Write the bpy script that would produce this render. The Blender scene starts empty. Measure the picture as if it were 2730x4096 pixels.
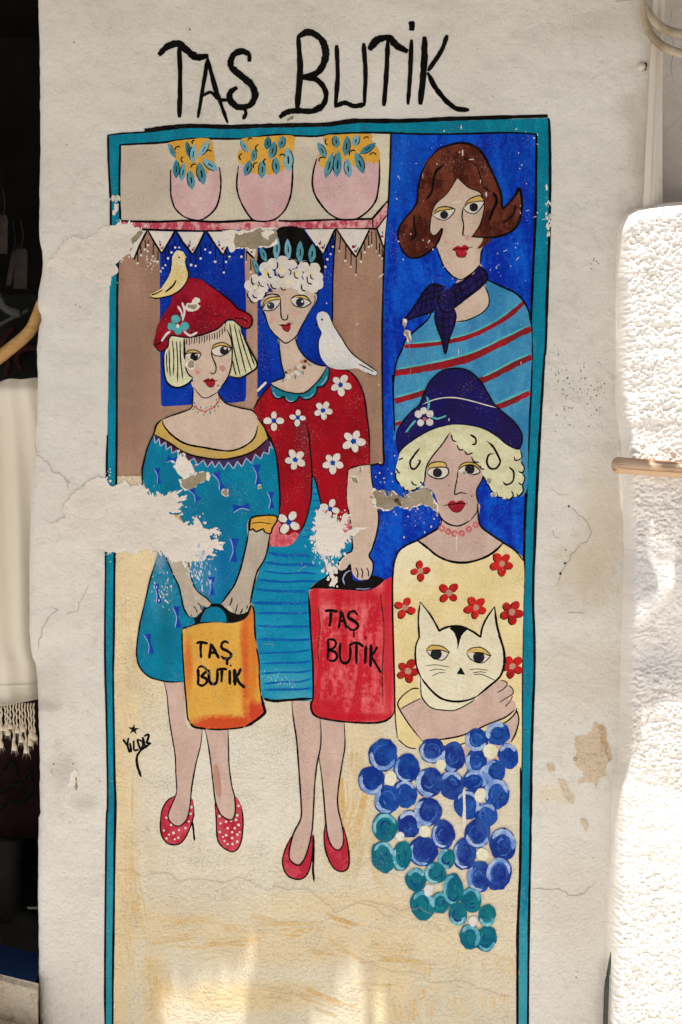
import bpy, math, random
import numpy as np
from mathutils import Vector
from mathutils.geometry import delaunay_2d_cdt

# ------------------------------------------------------------------ camera, sky, sun, exposure
S = bpy.context.scene
COL = S.collection
K = 1915.2            # photograph pixels per metre on the mural wall
CAMY, CAMZ = -3.0, 1.25
cam = bpy.data.objects.new("camera", bpy.data.cameras.new("camera"))
COL.objects.link(cam)
cam.location = (0, CAMY, CAMZ)
cam.rotation_euler = (math.radians(90), 0, 0)
cam.data.sensor_fit = 'VERTICAL'
cam.data.sensor_height = 36
cam.data.lens = 36 * 3.0 / (4096 / K)
cam.data.clip_end = 300
S.camera = cam

SUN = Vector((-0.02, -0.30, 1.0)).normalized()      # direction towards the sun
elev = math.asin(SUN.z)
azim = math.atan2(SUN.x, SUN.y)
w = bpy.data.worlds.new("World"); S.world = w; w.use_nodes = True
nt = w.node_tree; nt.nodes.clear()
sky = nt.nodes.new("ShaderNodeTexSky"); sky.sky_type = 'NISHITA'; sky.sun_disc = False
sky.sun_elevation = elev; sky.sun_rotation = azim; sky.dust_density = 3.0; sky.ozone_density = 0.6
bg = nt.nodes.new("ShaderNodeBackground"); bg.inputs[1].default_value = 0.055
out = nt.nodes.new("ShaderNodeOutputWorld")
nt.links.new(sky.outputs[0], bg.inputs[0]); nt.links.new(bg.outputs[0], out.inputs[0])

sl = bpy.data.lights.new("sun", 'SUN'); sl.energy = 5.0; sl.angle = math.radians(0.5); sl.color = (1.0, 0.98, 0.95)
so = bpy.data.objects.new("sun", sl); COL.objects.link(so)
so.rotation_euler = (-SUN).to_track_quat('-Z', 'Y').to_euler()
so.location = (2, -4, 8)

S.view_settings.view_transform = 'Standard'
S.view_settings.look = 'None'
S.view_settings.gamma = 1.0
S.view_settings.use_curve_mapping = False
S.view_settings.exposure = 0.68
S.cycles.max_bounces = 8
S.cycles.diffuse_bounces = 5

rnd = random.Random(7)
MESHED = {}

# ------------------------------------------------------------------ small helpers
def lin(c):
    c = c / 255.0
    return c / 12.92 if c <= 0.04045 else ((c + 0.055) / 1.055) ** 2.4
def ph(r, g, b, k=0.84):
    """paint colour from the colour it shows in open shade next to white plaster"""
    return tuple(min(0.9, lin(v) / k) for v in (r, g, b)) + (1.0,)

def WX(px, y=0.0): return (px - 1365.0) / K * (3.0 + y) / 3.0
def WZ(py, y=0.0): return CAMZ + (2048.0 - py) / K * (3.0 + y) / 3.0

class Crop:
    def __init__(s, x, y, k): s.x, s.y, s.k = x, y, k
    def __call__(s, *v):
        return [(s.x + v[i] / s.k, s.y + v[i + 1] / s.k) for i in range(0, len(v), 2)]
NV = Crop(0, 0, 1.0)
DF = Crop(0, 0, 0.57436)
A = Crop(400, 460, 1.96); B = Crop(1000, 460, 2.6133); C = Crop(1540, 500, 2.24)
D = Crop(540, 960, 2.6133); E = Crop(940, 860, 2.6133); F = Crop(500, 1600, 2.45)
G = Crop(1000, 1440, 2.4517); H = Crop(1540, 1440, 2.45); I = Crop(520, 2300, 2.6133)
J = Crop(1000, 2200, 2.6133); KK = Crop(1500, 2300, 2.3059); L = Crop(440, 2700, 1.568)
M = Crop(1400, 2840, 2.0632); T = Crop(560, 50, 1.0889); N = Crop(400, 3300, 0.8711)
L1 = Crop(0, 0, 1.68); L2 = Crop(0, 1200, 1.6807); L3 = Crop(0, 2600, 1.5725)
R4 = Crop(2230, 0, 1.96); R5 = Crop(2130, 1200, 1.68); R6 = Crop(2130, 2600, 1.5733)

# ------------------------------------------------------------------ node helpers
def nd(t, kind, **kw):
    n = t.nodes.new(kind)
    for k, v in kw.items(): setattr(n, k, v)
    return n
def noise(t, vec, scale, detail=4.0, rough=0.55, dist=0.0):
    n = nd(t, "ShaderNodeTexNoise"); n.inputs["Scale"].default_value = scale
    n.inputs["Detail"].default_value = detail; n.inputs["Roughness"].default_value = rough
    n.inputs["Distortion"].default_value = dist
    t.links.new(vec, n.inputs["Vector"]); return n.outputs["Fac"]
def mrange(t, v, a, b, c=0.0, d=1.0):
    n = nd(t, "ShaderNodeMapRange"); n.clamp = True
    for i, x in zip((1, 2, 3, 4), (a, b, c, d)): n.inputs[i].default_value = x
    t.links.new(v, n.inputs[0]); return n.outputs[0]
def math_(t, op, a, b):
    n = nd(t, "ShaderNodeMath", operation=op)
    for i, x in enumerate((a, b)):
        if isinstance(x, (int, float)): n.inputs[i].default_value = x
        else: t.links.new(x, n.inputs[i])
    return n.outputs[0]
def mixc(t, f, a, b):
    n = nd(t, "ShaderNodeMix", data_type='RGBA')
    if isinstance(f, (int, float)): n.inputs["Factor"].default_value = f
    else: t.links.new(f, n.inputs["Factor"])
    for nm, x in ((6, a), (7, b)):
        if isinstance(x, tuple): n.inputs[nm].default_value = x
        else: t.links.new(x, n.inputs[nm])
    return n.outputs[2]
def scaled(t, vec, sx, sy, sz, off=(0, 0, 0)):
    n = nd(t, "ShaderNodeMapping"); n.inputs["Scale"].default_value = (sx, sy, sz)
    n.inputs["Location"].default_value = off
    t.links.new(vec, n.inputs["Vector"]); return n.outputs[0]

def relief_group():
    """plaster relief shared by the bare wall and every paint on it, in world position"""
    g = bpy.data.node_groups.new("plaster_relief", "ShaderNodeTree")
    g.interface.new_socket("Strength", in_out='INPUT', socket_type='NodeSocketFloat')
    g.interface.new_socket("Normal", in_out='OUTPUT', socket_type='NodeSocketVector')
    gi = nd(g, "NodeGroupInput"); go = nd(g, "NodeGroupOutput")
    geo = nd(g, "ShaderNodeNewGeometry"); p = geo.outputs["Position"]
    flat = scaled(g, p, 1, 0, 1)
    a = noise(g, flat, 7.0, 3, 0.5)
    b = noise(g, flat, 48.0, 4, 0.55, 0.6)
    c = noise(g, flat, 190.0, 3, 0.6)
    brush = noise(g, scaled(g, p, 260, 0, 22), 1.0, 2, 0.5)
    # the lower part of the wall carries a coarser, lumpier render
    sep = nd(g, "ShaderNodeSeparateXYZ"); g.links.new(p, sep.inputs[0])
    coarse = math_(g, 'ADD', mrange(g, sep.outputs[2], 1.2, 0.40, 0.5, 1.7), mrange(g, sep.outputs[2], 0.55, 0.30, 0.0, 2.0))
    coarse2 = mrange(g, sep.outputs[0], 0.2, 0.6, 0.0, 1.3)
    lump = noise(g, flat, 120.0, 3, 0.55, 0.3)
    d = noise(g, flat, 430.0, 2, 0.6)
    mask = mrange(g, noise(g, scaled(g, p, 1, 0, 1, (3, 0, 7)), 4.5, 3, 0.6), 0.47, 0.60, 0.15, 1.0)
    pits = mrange(g, noise(g, flat, 120.0, 3, 0.6), 0.36, 0.46)
    h = math_(g, 'ADD', math_(g, 'MULTIPLY', a, 2.0), math_(g, 'MULTIPLY', math_(g, 'MULTIPLY', b, mask), math_(g, 'ADD', math_(g, 'MULTIPLY', coarse2, 0.30), 0.22)))
    h = math_(g, 'ADD', h, math_(g, 'MULTIPLY', math_(g, 'MULTIPLY', lump, coarse), 0.17))
    h = math_(g, 'ADD', h, math_(g, 'MULTIPLY', math_(g, 'MULTIPLY', c, coarse), 0.11))
    h = math_(g, 'ADD', h, math_(g, 'MULTIPLY', d, 0.07))
    h = math_(g, 'ADD', h, math_(g, 'MULTIPLY', pits, 0.06))
    h = math_(g, 'ADD', h, math_(g, 'MULTIPLY', brush, 0.09))
    bp = nd(g, "ShaderNodeBump"); bp.inputs["Distance"].default_value = 0.016
    g.links.new(gi.outputs[0], bp.inputs["Strength"]); g.links.new(h, bp.inputs["Height"])
    g.links.new(bp.outputs[0], go.inputs[0])
    return g
RELIEF = relief_group()

def start(name, rough=0.75, spec=0.25):
    m = bpy.data.materials.new(name); m.use_nodes = True
    t = m.node_tree; b = t.nodes["Principled BSDF"]
    b.inputs["Roughness"].default_value = rough
    b.inputs["Specular IOR Level"].default_value = spec
    return m, t, b
def add_relief(t, b, s):
    n = nd(t, "ShaderNodeGroup"); n.node_tree = RELIEF; n.inputs[0].default_value = s
    t.links.new(n.outputs[0], b.inputs["Normal"])
def blob(t, p, cx, cz, rx, rz, soft, rag):
    """soft irregular spot of colour centred on a place on the wall"""
    v = scaled(t, p, 1 / rx, 0, 1 / rz, (-cx / rx, 0, -cz / rz))
    ln = nd(t, "ShaderNodeVectorMath", operation='LENGTH'); t.links.new(v, ln.inputs[0])
    d = math_(t, 'ADD', ln.outputs["Value"], math_(t, 'MULTIPLY', math_(t, 'SUBTRACT', rag, 0.5), 3.8))
    return mrange(t, d, 1.0 + soft * 0.7, 1.0 - soft * 0.7)

WHITE = ph(205, 197, 186)
def paint(name, c1, c2=None, streak=(9, 26), wear=0.0, rough=0.62, blobs=(), contrast=1.0, wcol=None, relief=0.32, spec=0.10, grain=0.30):
    """hand-brushed paint: two tones along the brush, thin worn flecks, and local washes (blobs)"""
    m, t, b = start(name, rough, spec)
    if c2 is None: c2 = tuple(v * 0.70 for v in c1[:3]) + (1,)
    geo = nd(t, "ShaderNodeNewGeometry"); p = geo.outputs["Position"]
    off = (rnd.random() * 9, 0, rnd.random() * 9)
    n1 = noise(t, scaled(t, p, streak[1], 0, streak[0], off), 1.0, 5, 0.6, 0.5)
    n2 = noise(t, scaled(t, p, 1, 0, 1, off), 95.0, 4, 0.65)
    n3 = noise(t, scaled(t, p, 1, 0, 1, off), 6.0, 3, 0.5)
    f = math_(t, 'ADD', math_(t, 'MULTIPLY', n1, 0.5), math_(t, 'MULTIPLY', n2, 0.28))
    f = math_(t, 'ADD', f, math_(t, 'MULTIPLY', n3, 0.25))
    f = mrange(t, f, 0.515 - 0.068 / contrast, 0.515 + 0.068 / contrast)
    col = mixc(t, f, c1, c2)
    for bl in blobs:
        c, cr, x, y, rx, ry = bl[:6]; soft = bl[6] if len(bl) > 6 else 0.5; am = bl[7] if len(bl) > 7 else 1.0
        (px, py), = cr(x, y)
        rag = math_(t, 'ADD', math_(t, 'ADD', math_(t, 'MULTIPLY', n1, 0.35), math_(t, 'MULTIPLY', n3, 0.25)), math_(t, 'MULTIPLY', n2, 0.4))
        k = blob(t, p, WX(px), WZ(py), rx / cr.k / K, ry / cr.k / K, soft, rag)
        col = mixc(t, math_(t, 'MULTIPLY', k, am), col, c)
    # plaster grain showing through the thin paint, and small dark pits
    g1 = noise(t, scaled(t, p, 1, 0, 1, off), 260.0, 3, 0.7); g2 = noise(t, scaled(t, p, 1, 0, 1, off), 14.0, 3, 0.6)
    gg = math_(t, 'ADD', math_(t, 'MULTIPLY', g1, 0.7), math_(t, 'MULTIPLY', g2, 0.3))
    col = mixc(t, mrange(t, gg, 0.585, 0.65, 0.0, grain * 0.8), col, wcol or WHITE)
    col = mixc(t, mrange(t, gg, 0.465, 0.39, 0.0, grain * 1.5), col, tuple(v * 0.45 for v in c1[:3]) + (1,))
    if wear > 0:
        wn = noise(t, scaled(t, p, 1, 0, 1, off), 70.0, 6, 0.72)
        wm = noise(t, scaled(t, p, 1, 0, 1, off), 9.0, 2, 0.5)
        ww = math_(t, 'ADD', math_(t, 'MULTIPLY', wn, 0.75), math_(t, 'MULTIPLY', wm, 0.25))
        k = mrange(t, ww, 0.684 - wear, 0.71 - wear)
        col = mixc(t, k, col, wcol or WHITE)
    t.links.new(col, b.inputs["Base Color"])
    add_relief(t, b, relief)
    return m

def plaster(name, c1, c2, dirt, rough=0.9, relief=0.45, blobs=(), dirtamt=0.5):
    m, t, b = start(name, rough, 0.15)
    geo = nd(t, "ShaderNodeNewGeometry"); p = geo.outputs["Position"]
    fl = scaled(t, p, 1, 0, 1)
    n1 = noise(t, fl, 3.5, 5, 0.6); n2 = noise(t, fl, 40.0, 5, 0.65); n3 = noise(t, fl, 160.0, 3, 0.6)
    col = mixc(t, mrange(t, n1, 0.35, 0.65), c1, c2)
    k = math_(t, 'ADD', math_(t, 'MULTIPLY', n2, 0.6), math_(t, 'MULTIPLY', n1, 0.4))
    col = mixc(t, mrange(t, k, 0.52, 0.68, 0.0, dirtamt), col, dirt)
    col = mixc(t, mrange(t, n3, 0.66, 0.74, 0.0, 0.45), col, dirt)
    for bl in blobs:
        c, cr, x, y, rx, ry, soft, am = bl
        (px, py), = cr(x, y)
        rag = math_(t, 'ADD', math_(t, 'MULTIPLY', n1, 0.4), math_(t, 'MULTIPLY', n2, 0.6))
        kk = blob(t, p, WX(px), WZ(py), rx / cr.k / K, ry / cr.k / K, soft, rag)
        col = mixc(t, math_(t, 'MULTIPLY', kk, am), col, c)
    t.links.new(col, b.inputs["Base Color"])
    add_relief(t, b, relief)
    return m

def simple(name, c, c2=None, scale=30.0, rough=0.7, bump=0.0, stretch=(1, 1, 1), spec=0.3):
    m, t, b = start(name, rough, spec)
    tc = nd(t, "ShaderNodeTexCoord"); v = scaled(t, tc.outputs["Object"], *stretch)
    n = noise(t, v, scale, 5, 0.6)
    if c2: t.links.new(mixc(t, mrange(t, n, 0.35, 0.65), c, c2), b.inputs["Base Color"])
    else: b.inputs["Base Color"].default_value = c
    if bump:
        bp = nd(t, "ShaderNodeBump"); bp.inputs["Distance"].default_value = bump; bp.inputs["Strength"].default_value = 0.8
        t.links.new(n, bp.inputs["Height"]); t.links.new(bp.outputs[0], b.inputs["Normal"])
    return m

# ------------------------------------------------------------------ objects
def tag(o, label=None, cat=None, group=None, kind=None):
    if label: o["label"] = label
    if cat: o["category"] = cat
    if group: o["group"] = group
    if kind: o["kind"] = kind
    return o
def empty(name, loc=(0, 0, 0), parent=None, label=None, cat=None, group=None):
    o = bpy.data.objects.new(name, None); COL.objects.link(o); o.location = loc
    o.empty_display_size = 0.05
    if parent: o.parent = parent
    return tag(o, label, cat, group)
def meshobj(name, verts, faces, mat, parent=None, smooth=False):
    me = bpy.data.meshes.new(name); me.from_pydata([tuple(v) for v in verts], [], faces); me.validate(); me.update()
    o = bpy.data.objects.new(name, me); COL.objects.link(o)
    if mat: me.materials.append(mat)
    if parent:
        o.parent = parent
        pm = Vector((0, 0, 0)); q = parent
        while q: pm += Vector(q.location); q = q.parent
        me.transform(__import__("mathutils").Matrix.Translation(-pm))
    if smooth: me.polygons.foreach_set("use_smooth", [True] * len(me.polygons))
    return o

# ------------------------------------------------------------------ the paint engine
LEVELS = []     # (x0, z0, x1, z1, level) of everything painted so far
def level_of(pts):
    xs = [p[0] for p in pts]; zs = [p[1] for p in pts]
    bb = (min(xs), min(zs), max(xs), max(zs)); lv = 0
    for b in LEVELS:
        if b[4] >= lv and b[0] < bb[2] and b[2] > bb[0] and b[1] < bb[3] and b[3] > bb[1]: lv = b[4]
    lv += 1; LEVELS.append(bb + (lv,)); return lv
STEP = 0.00003
def spline(pts, closed, n=6):
    """Catmull-Rom through the points; a point given twice is a corner"""
    P = [np.array(p, float) for p in pts]
    if closed:
        runs = []
        dup = [i for i in range(len(P)) if np.allclose(P[i], P[(i + 1) % len(P)])]
        if not dup:
            m = len(P); res = []
            for i in range(m): res += seg(P[i - 1], P[i], P[(i + 1) % m], P[(i + 2) % m], n)
            return res
        s = dup[0]; P = P[s + 1:] + P[:s + 1]; P.append(P[0])
        return spline(P, False, n)[:-1]
    runs, cur = [], [P[0]]
    for q in P[1:]:
        if np.allclose(q, cur[-1]):
            if len(cur) > 1: runs.append(cur)
            cur = [q]
        else: cur.append(q)
    if len(cur) > 1: runs.append(cur)
    res = []
    for r in runs:
        for i in range(len(r) - 1):
            a = r[i - 1] if i > 0 else 2 * r[0] - r[1]
            d = r[i + 2] if i + 2 < len(r) else 2 * r[-1] - r[-2]
            res += seg(a, r[i], r[i + 1], d, n)
        res.append(r[-1])
    return res
def seg(a, b, c, d, n):
    L_ = np.linalg.norm(c - b); n = max(2, min(n, int(L_ / 6) + 1))
    o = []
    for k in range(n):
        u = k / n
        o.append(0.5 * ((2 * b) + (c - a) * u + (2 * a - 5 * b + 4 * c - d) * u * u + (3 * b - a - 3 * c + d) * u ** 3))
    return o
def wob(pts, amp, r):
    return [(x + r.uniform(-amp, amp), y + r.uniform(-amp, amp)) for x, y in pts]
def ragged(pts, amp, it=3, r=rnd):
    P = [tuple(p) for p in pts]
    for _ in range(it):
        Q = []
        for i in range(len(P)):
            a, b = P[i], P[(i + 1) % len(P)]
            l = math.hypot(b[0] - a[0], b[1] - a[1]); k = r.gauss(0, amp) * l
            mx, my = (a[0] + b[0]) / 2, (a[1] + b[1]) / 2
            Q += [a, (mx - (b[1] - a[1]) / max(l, 1e-6) * k, my + (b[0] - a[0]) / max(l, 1e-6) * k)]
        P = Q
    return P
def ribbon(pts, w, taper=0.25, jit=0.10, r=rnd):
    P = spline(pts, False, 7); m = len(P)
    Lf, Rt = [], []
    drift = 0.0
    for i in range(m):
        a = P[max(0, i - 1)]; b = P[min(m - 1, i + 1)]; d = b - a
        l = math.hypot(*d) or 1; nx, ny = -d[1] / l, d[0] / l
        u = i / (m - 1); e = min(1.0, min(u, 1 - u) / 0.10)
        drift = 0.7 * drift + r.gauss(0, 0.07)
        ww = w / 2 * (taper + (1 - taper) * e) * (1 + drift)
        k1 = ww * (1 + r.uniform(-jit, jit)); k2 = ww * (1 + r.uniform(-jit, jit))
        Lf.append((P[i][0] + nx * k1, P[i][1] + ny * k1)); Rt.append((P[i][0] - nx * k2, P[i][1] - ny * k2))
    return Lf, Rt
class MB:
    """collects flat painted shapes (native photo pixels on the wall) into one mesh"""
    def __init__(s): s.v, s.f = [], []
    def _add(s, pts, faces, lv, base=0.0006):
        o = len(s.v); y = -(base + lv * STEP)
        s.v += [(WX(x), y, WZ(z)) for x, z in pts]
        s.f += [tuple(i + o for i in f) for f in faces]
    def poly(s, pts):
        a = sum(pts[i][0] * pts[(i + 1) % len(pts)][1] - pts[(i + 1) % len(pts)][0] * pts[i][1] for i in range(len(pts)))
        P = list(pts) if a < 0 else list(pts)[::-1]
        r_ = delaunay_2d_cdt([Vector(q) for q in P], [], [list(range(len(P)))], 1, 1e-4)
        V2 = [(q.x, q.y) for q in r_[0]]
        s._add(V2, [tuple(f) for f in r_[2]], level_of(P))
    def strip(s, Lf, Rt):
        m = len(Lf); pts = Lf + Rt
        s._add(pts, [(i, i + 1, m + i + 1, m + i) for i in range(m - 1)], level_of(pts))
    def build(s, name, mat, parent, label=None):
        o = meshobj(name, s.v, s.f, mat, parent)
        for p in o.data.polygons:
            if p.normal.y > 0: p.flip()
        o.data.update()
        return tag(o, label)
def fill(par, name, mat, *polys, smooth=True, j=0.8, label=None):
    for p in polys:
        mb = MB(); q = spline(p, True, 6) if smooth else [np.array(x) for x in p]
        mb.poly(wob(q, j, rnd)); o = mb.build(name, mat, par, label)
    return o
def lines(par, name, mat, *strokes, taper=0.35, label=None):
    """strokes: (width, points); each brush stroke is a piece of its own"""
    for w_, p in strokes:
        mb = MB(); Lf, Rt = ribbon(p, w_, taper); mb.strip(Lf, Rt); o = mb.build(name, mat, par, label)
    return o
def ell(cx, cy, rx, ry=None, rot=0.0, n=18, jit=0.04):
    ry = ry or rx; o = []
    for i in range(n):
        a = 2 * math.pi * i / n; k = 1 + rnd.uniform(-jit, jit)
        x, y = rx * k * math.cos(a), ry * k * math.sin(a)
        o.append((cx + x * math.cos(rot) - y * math.sin(rot), cy + x * math.sin(rot) + y * math.cos(rot)))
    return o
def dots(par, name, mat, cr, *v, jit=0.08, label=None, joined=False):
    """circles x, y, r in crop pixels"""
    mb = MB()
    for i in range(0, len(v), 3):
        (x, y), = cr(v[i], v[i + 1]); mb.poly(ell(x, y, v[i + 2] / cr.k, n=14, jit=jit))
        if not joined: o = mb.build(name, mat, par, label); mb = MB()
    return mb.build(name, mat, par, label) if joined else o
def leafshape(a, b, w_):
    dx, dy = b[0] - a[0], b[1] - a[1]; l = math.hypot(dx, dy); nx, ny = -dy / l, dx / l
    up, dn = [], []
    for i in range(9):
        u = i / 8; h = w_ / 2 * math.sin(math.pi * u) ** 0.75 * (1.06 if u > 0.5 else 0.92)
        up.append((a[0] + dx * u + nx * h, a[1] + dy * u + ny * h)); dn.append((a[0] + dx * u - nx * h, a[1] + dy * u - ny * h))
    return up + dn[1:-1][::-1]
def leaves(par, mats, slit, cr, *v, name="leaf"):
    """leaf strokes x1,y1,x2,y2,width with a dark slit and one dark edge"""
    for i in range(0, len(v), 5):
        a, b = cr(*v[i:i + 4]); w_ = v[i + 4] / cr.k
        mb = MB(); mb.poly(leafshape(a, b, w_)); o = mb.build(name, rnd.choice(mats), par)
        mb = MB()
        m1 = (a[0] * 0.65 + b[0] * 0.35, a[1] * 0.65 + b[1] * 0.35); m2 = (a[0] * 0.3 + b[0] * 0.7, a[1] * 0.3 + b[1] * 0.7)
        mb.strip(*ribbon([m1, ((m1[0] + m2[0]) / 2 + 1, (m1[1] + m2[1]) / 2), m2], w_ * 0.17, 0.1)); mb.build("leaf_slit", slit, par); mb = MB()
        dx, dy = b[0] - a[0], b[1] - a[1]; l = math.hypot(dx, dy); sgn = rnd.choice((-1, 1)); nx, ny = -dy / l * sgn, dx / l * sgn
        edge = [(a[0] + dx * u + nx * w_ / 2 * math.sin(math.pi * u) ** .75, a[1] + dy * u + ny * w_ / 2 * math.sin(math.pi * u) ** .75) for u in (0.12, .35, .6, .85)]
        mb.strip(*ribbon(edge, w_ * 0.12, 0.1))
        mb.build("leaf_vein", slit, par)
# ------------------------------------------------------------------ ground and big structure
WALLM = plaster("whitewashed_plaster", ph(210, 206, 197), ph(203, 198, 188), ph(177, 168, 155), blobs=[
    (ph(186, 168, 142), R5, 480, 1560, 150, 420, .8, .5),
    (ph(182, 164, 136), R5, 330, 1850, 190, 210, .8, .5),
    (ph(192, 178, 158), R6, 330, 160, 260, 200, .8, .5),
    (ph(206, 190, 160), R6, 120, 900, 140, 60, .8, .6),
    (ph(192, 180, 164), R6, 250, 1600, 200, 300, .8, .5),
    (ph(170, 160, 148), L3, 400, 760, 80, 110, .6, .5), (ph(158, 148, 138), L3, 290, 350, 70, 34, .7, .6),
    (ph(172, 163, 152), L3, 540, 960, 80, 50, .7, .5), (ph(182, 172, 158), L3, 300, 230, 120, 160, .8, .5),
    (ph(212, 204, 192), L2, 420, 1700, 260, 460, .9, .5),
    (ph(184, 174, 160), R4, 330, 160, 240, 120, .8, .5), (ph(178, 168, 154), R4, 560, 850, 90, 120, .8, .5),
    (ph(180, 168, 152), R4, 620, 1180, 60, 300, .8, .5)])
PIERM = plaster("thick_limewash", ph(222, 217, 210), ph(216, 210, 202), ph(186, 177, 165), relief=0.25, dirtamt=0.35, blobs=[
    (ph(176, 174, 176), R6, 760, 100, 130, 120, .8, .5), (ph(178, 178, 182), R5, 700, 1850, 90, 200, .8, .5)])
STONE = simple("lane_paving", (0.66, 0.645, 0.615, 1), (0.58, 0.565, 0.535, 1), 3.0, 0.9, 0.004)
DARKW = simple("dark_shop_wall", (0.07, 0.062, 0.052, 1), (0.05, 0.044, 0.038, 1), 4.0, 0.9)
CANVAS = simple("gobo_canvas", (0.36, 0.31, 0.25, 1), (0.32, 0.27, 0.22, 1), 8.0, 0.9)  # for the added, unseen light screen

def box(name, x0, x1, y0, y1, z0, z1, mat, parent=None):
    v = [(x, y, z) for z in (z0, z1) for y in (y0, y1) for x in (x0, x1)]
    f = [(0, 2, 3, 1), (4, 5, 7, 6), (0, 1, 5, 4), (2, 6, 7, 3), (0, 4, 6, 2), (1, 3, 7, 5)]
    return meshobj(name, v, f, mat, parent)

g = meshobj("ground", [(-60, -60, 0), (60, -60, 0), (60, 60, 0), (-60, 60, 0)], [(0, 1, 2, 3)], STONE)
tag(g, kind="structure")

# the wall that carries the mural, with its worn, wavy left arris
edge_px = [(-120, 146), (0, 147), (149, 152), (381, 154), (613, 156), (714, 152), (833, 152), (952, 151), (985, 158), (1006, 165), (1071, 164), (1120, 157), (1167, 148), (1196, 145), (1230, 147), (1255, 158), (1268, 162), (1300, 152), (1339, 146), (1399, 142), (1456, 143), (1515, 146), (1600, 143), (1676, 142), (1765, 134), (1884, 127), (1980, 121), (2081, 116), (2241, 111), (2509, 111), (2599, 117), (2638, 127), (2667, 140), (2730, 143), (2810, 147), (3013, 153), (3204, 153), (3255, 156), (3274, 148), (3427, 146), (3600, 146), (3745, 149), (3935, 149), (4096, 154), (4500, 152)]
ez = [WZ(y) for y, x in edge_px][::-1]; ex = [WX(x) for y, x in edge_px][::-1]
def edge_x(z): return float(np.interp(z, ez, ex))
RX = WX(2652)
rows = list(np.arange(-0.1, 3.3, 0.012)); vs, fs, sm = [], [], []
rr = random.Random(3)
for z in rows:
    e = edge_x(z) + rr.uniform(-.0007, .0007)
    vs += [(RX, 0.09, z), (RX, 0.004, z), (RX - .004, 0, z), (e + .034, 0, z), (e + .016, .0012, z), (e + .006, .005, z), (e + .001, .013, z), (e, .03, z), (e + .002, .09, z)]
for i in range(len(rows) - 1):
    for j in range(8):
        fs.append((i * 9 + j, i * 9 + j + 1, i * 9 + 10 + j, i * 9 + 9 + j)); sm.append(j > 2)
wall = meshobj("mural_wall", vs, fs, WALLM)
wall.data.polygons.foreach_set("use_smooth", sm)
import bmesh
bm = bmesh.new(); bm.from_mesh(wall.data); bmesh.ops.recalc_face_normals(bm, faces=bm.faces)
for f in bm.faces:
    if abs(f.normal.y) > .99 and f.normal.y > 0: f.normal_flip()
bm.to_mesh(wall.data); bm.free()
tag(wall, "wide whitewashed plaster wall with patched, chipped surface carrying the mural", "wall")

# set-back wall beyond the white trunking
SIDEM = plaster("greyed_plaster", ph(186, 178, 168), ph(176, 167, 156), ph(150, 140, 128))
adj = box("side_wall", WX(2636), 2.4, 0.088, 0.13, -0.1, 3.3, SIDEM)
tag(adj, "narrow set back strip of plaster wall with fine cracks behind the bent branch", "wall")

# the low thick pier: a rounded block of lumpy limewash standing out from the wall
def lattice(seed): return np.random.RandomState(seed).rand(256, 256)
def vnoise(x, z, fx, fz, seed):
    Lt = lattice(seed); u = x * fx + 500; v = z * fz + 500
    i = np.floor(u).astype(int); j = np.floor(v).astype(int); a = u - i; b_ = v - j
    a = a * a * a * (a * (a * 6 - 15) + 10); b_ = b_ * b_ * b_ * (b_ * (b_ * 6 - 15) + 10)
    g_ = lambda p, q: Lt[p % 256, q % 256]
    return (g_(i, j) * (1 - a) + g_(i + 1, j) * a) * (1 - b_) + (g_(i, j + 1) * (1 - a) + g_(i + 1, j + 1) * a) * b_ - .5
pl = [(800, 2470), (888, 2478), (944, 2472), (1112, 2465), (1200, 2469), (1319, 2472), (1486, 2466), (1587, 2463), (1676, 2472), (1765, 2487), (1914, 2490), (2093, 2496), (2212, 2499), (2600, 2487), (2854, 2483), (3045, 2473), (3140, 2454), (3236, 2448), (3426, 2446), (3680, 2443), (3839, 2438), (4096, 2429), (4500, 2425)]
plz = np.array([WZ(y) for y, x in pl][::-1]); plx = np.array([WX(x - 9) for y, x in pl][::-1])
PD = 0.055
s_rows = np.concatenate([np.linspace(0, .05, 36) ** 1.0, np.arange(.0515, 1.76, .0017), np.linspace(1.78, 1.95, 8)])
u_cols = np.concatenate([.05 * (np.linspace(0, 1, 36)) ** 1.6, np.arange(.0516, .20, .0016), [.23, .3, .5, .8, 1.2]])
U, Sg = np.meshgrid(u_cols, s_rows)
x0 = WX(2470) + U
ztop = np.interp(x0, [WX(2464), WX(2482), WX(2508), WX(2550), WX(2638), WX(2730), 1.8], [WZ(912), WZ(868), WZ(840), WZ(818), WZ(802), WZ(793), WZ(786)])
Zg = ztop - Sg
Xg = np.interp(Zg, plz, plx) + U
fq = lambda t: np.sqrt(np.clip(1 - (1 - np.clip(t, 0, 1)) ** 2, 0, 1))
fx_, fz_ = fq(U / .022), fq(Sg / .05)
sst = lambda v, lo, hi: (lambda q_: q_ * q_ * (3 - 2 * q_))(np.clip((v - lo) / (hi - lo), 0, 1))
big_ = vnoise(Xg, Zg, 14, 10, 1); m1 = vnoise(Xg, Zg, 42, 70, 2) + .5 * vnoise(Xg, Zg, 95, 130, 3); m2 = vnoise(Xg, Zg, 110, 170, 4) + .6 * vnoise(Xg, Zg, 240, 330, 5)
mk = .38 + .62 * sst(vnoise(Xg, Zg, 5, 9, 8) + .4 * vnoise(Xg, Zg, 16, 22, 10), -.22, .25)
m3 = vnoise(Xg, Zg, 190, 230, 9) + .5 * vnoise(Xg, Zg, 330, 400, 7)
nz = .011 * big_ + .0052 * vnoise(Xg, Zg, 9, 25, 11) + .0022 * vnoise(Xg, Zg, 30, 52, 12) + .0012 * sst(m1, -.30, -.02) * mk + .0026 * sst(m2, -.28, -.02) * mk + .0023 * sst(m3, -.22, .04) * (.25 + .75 * mk) + .0012 * vnoise(Xg, Zg, 400, 36, 6)
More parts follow.
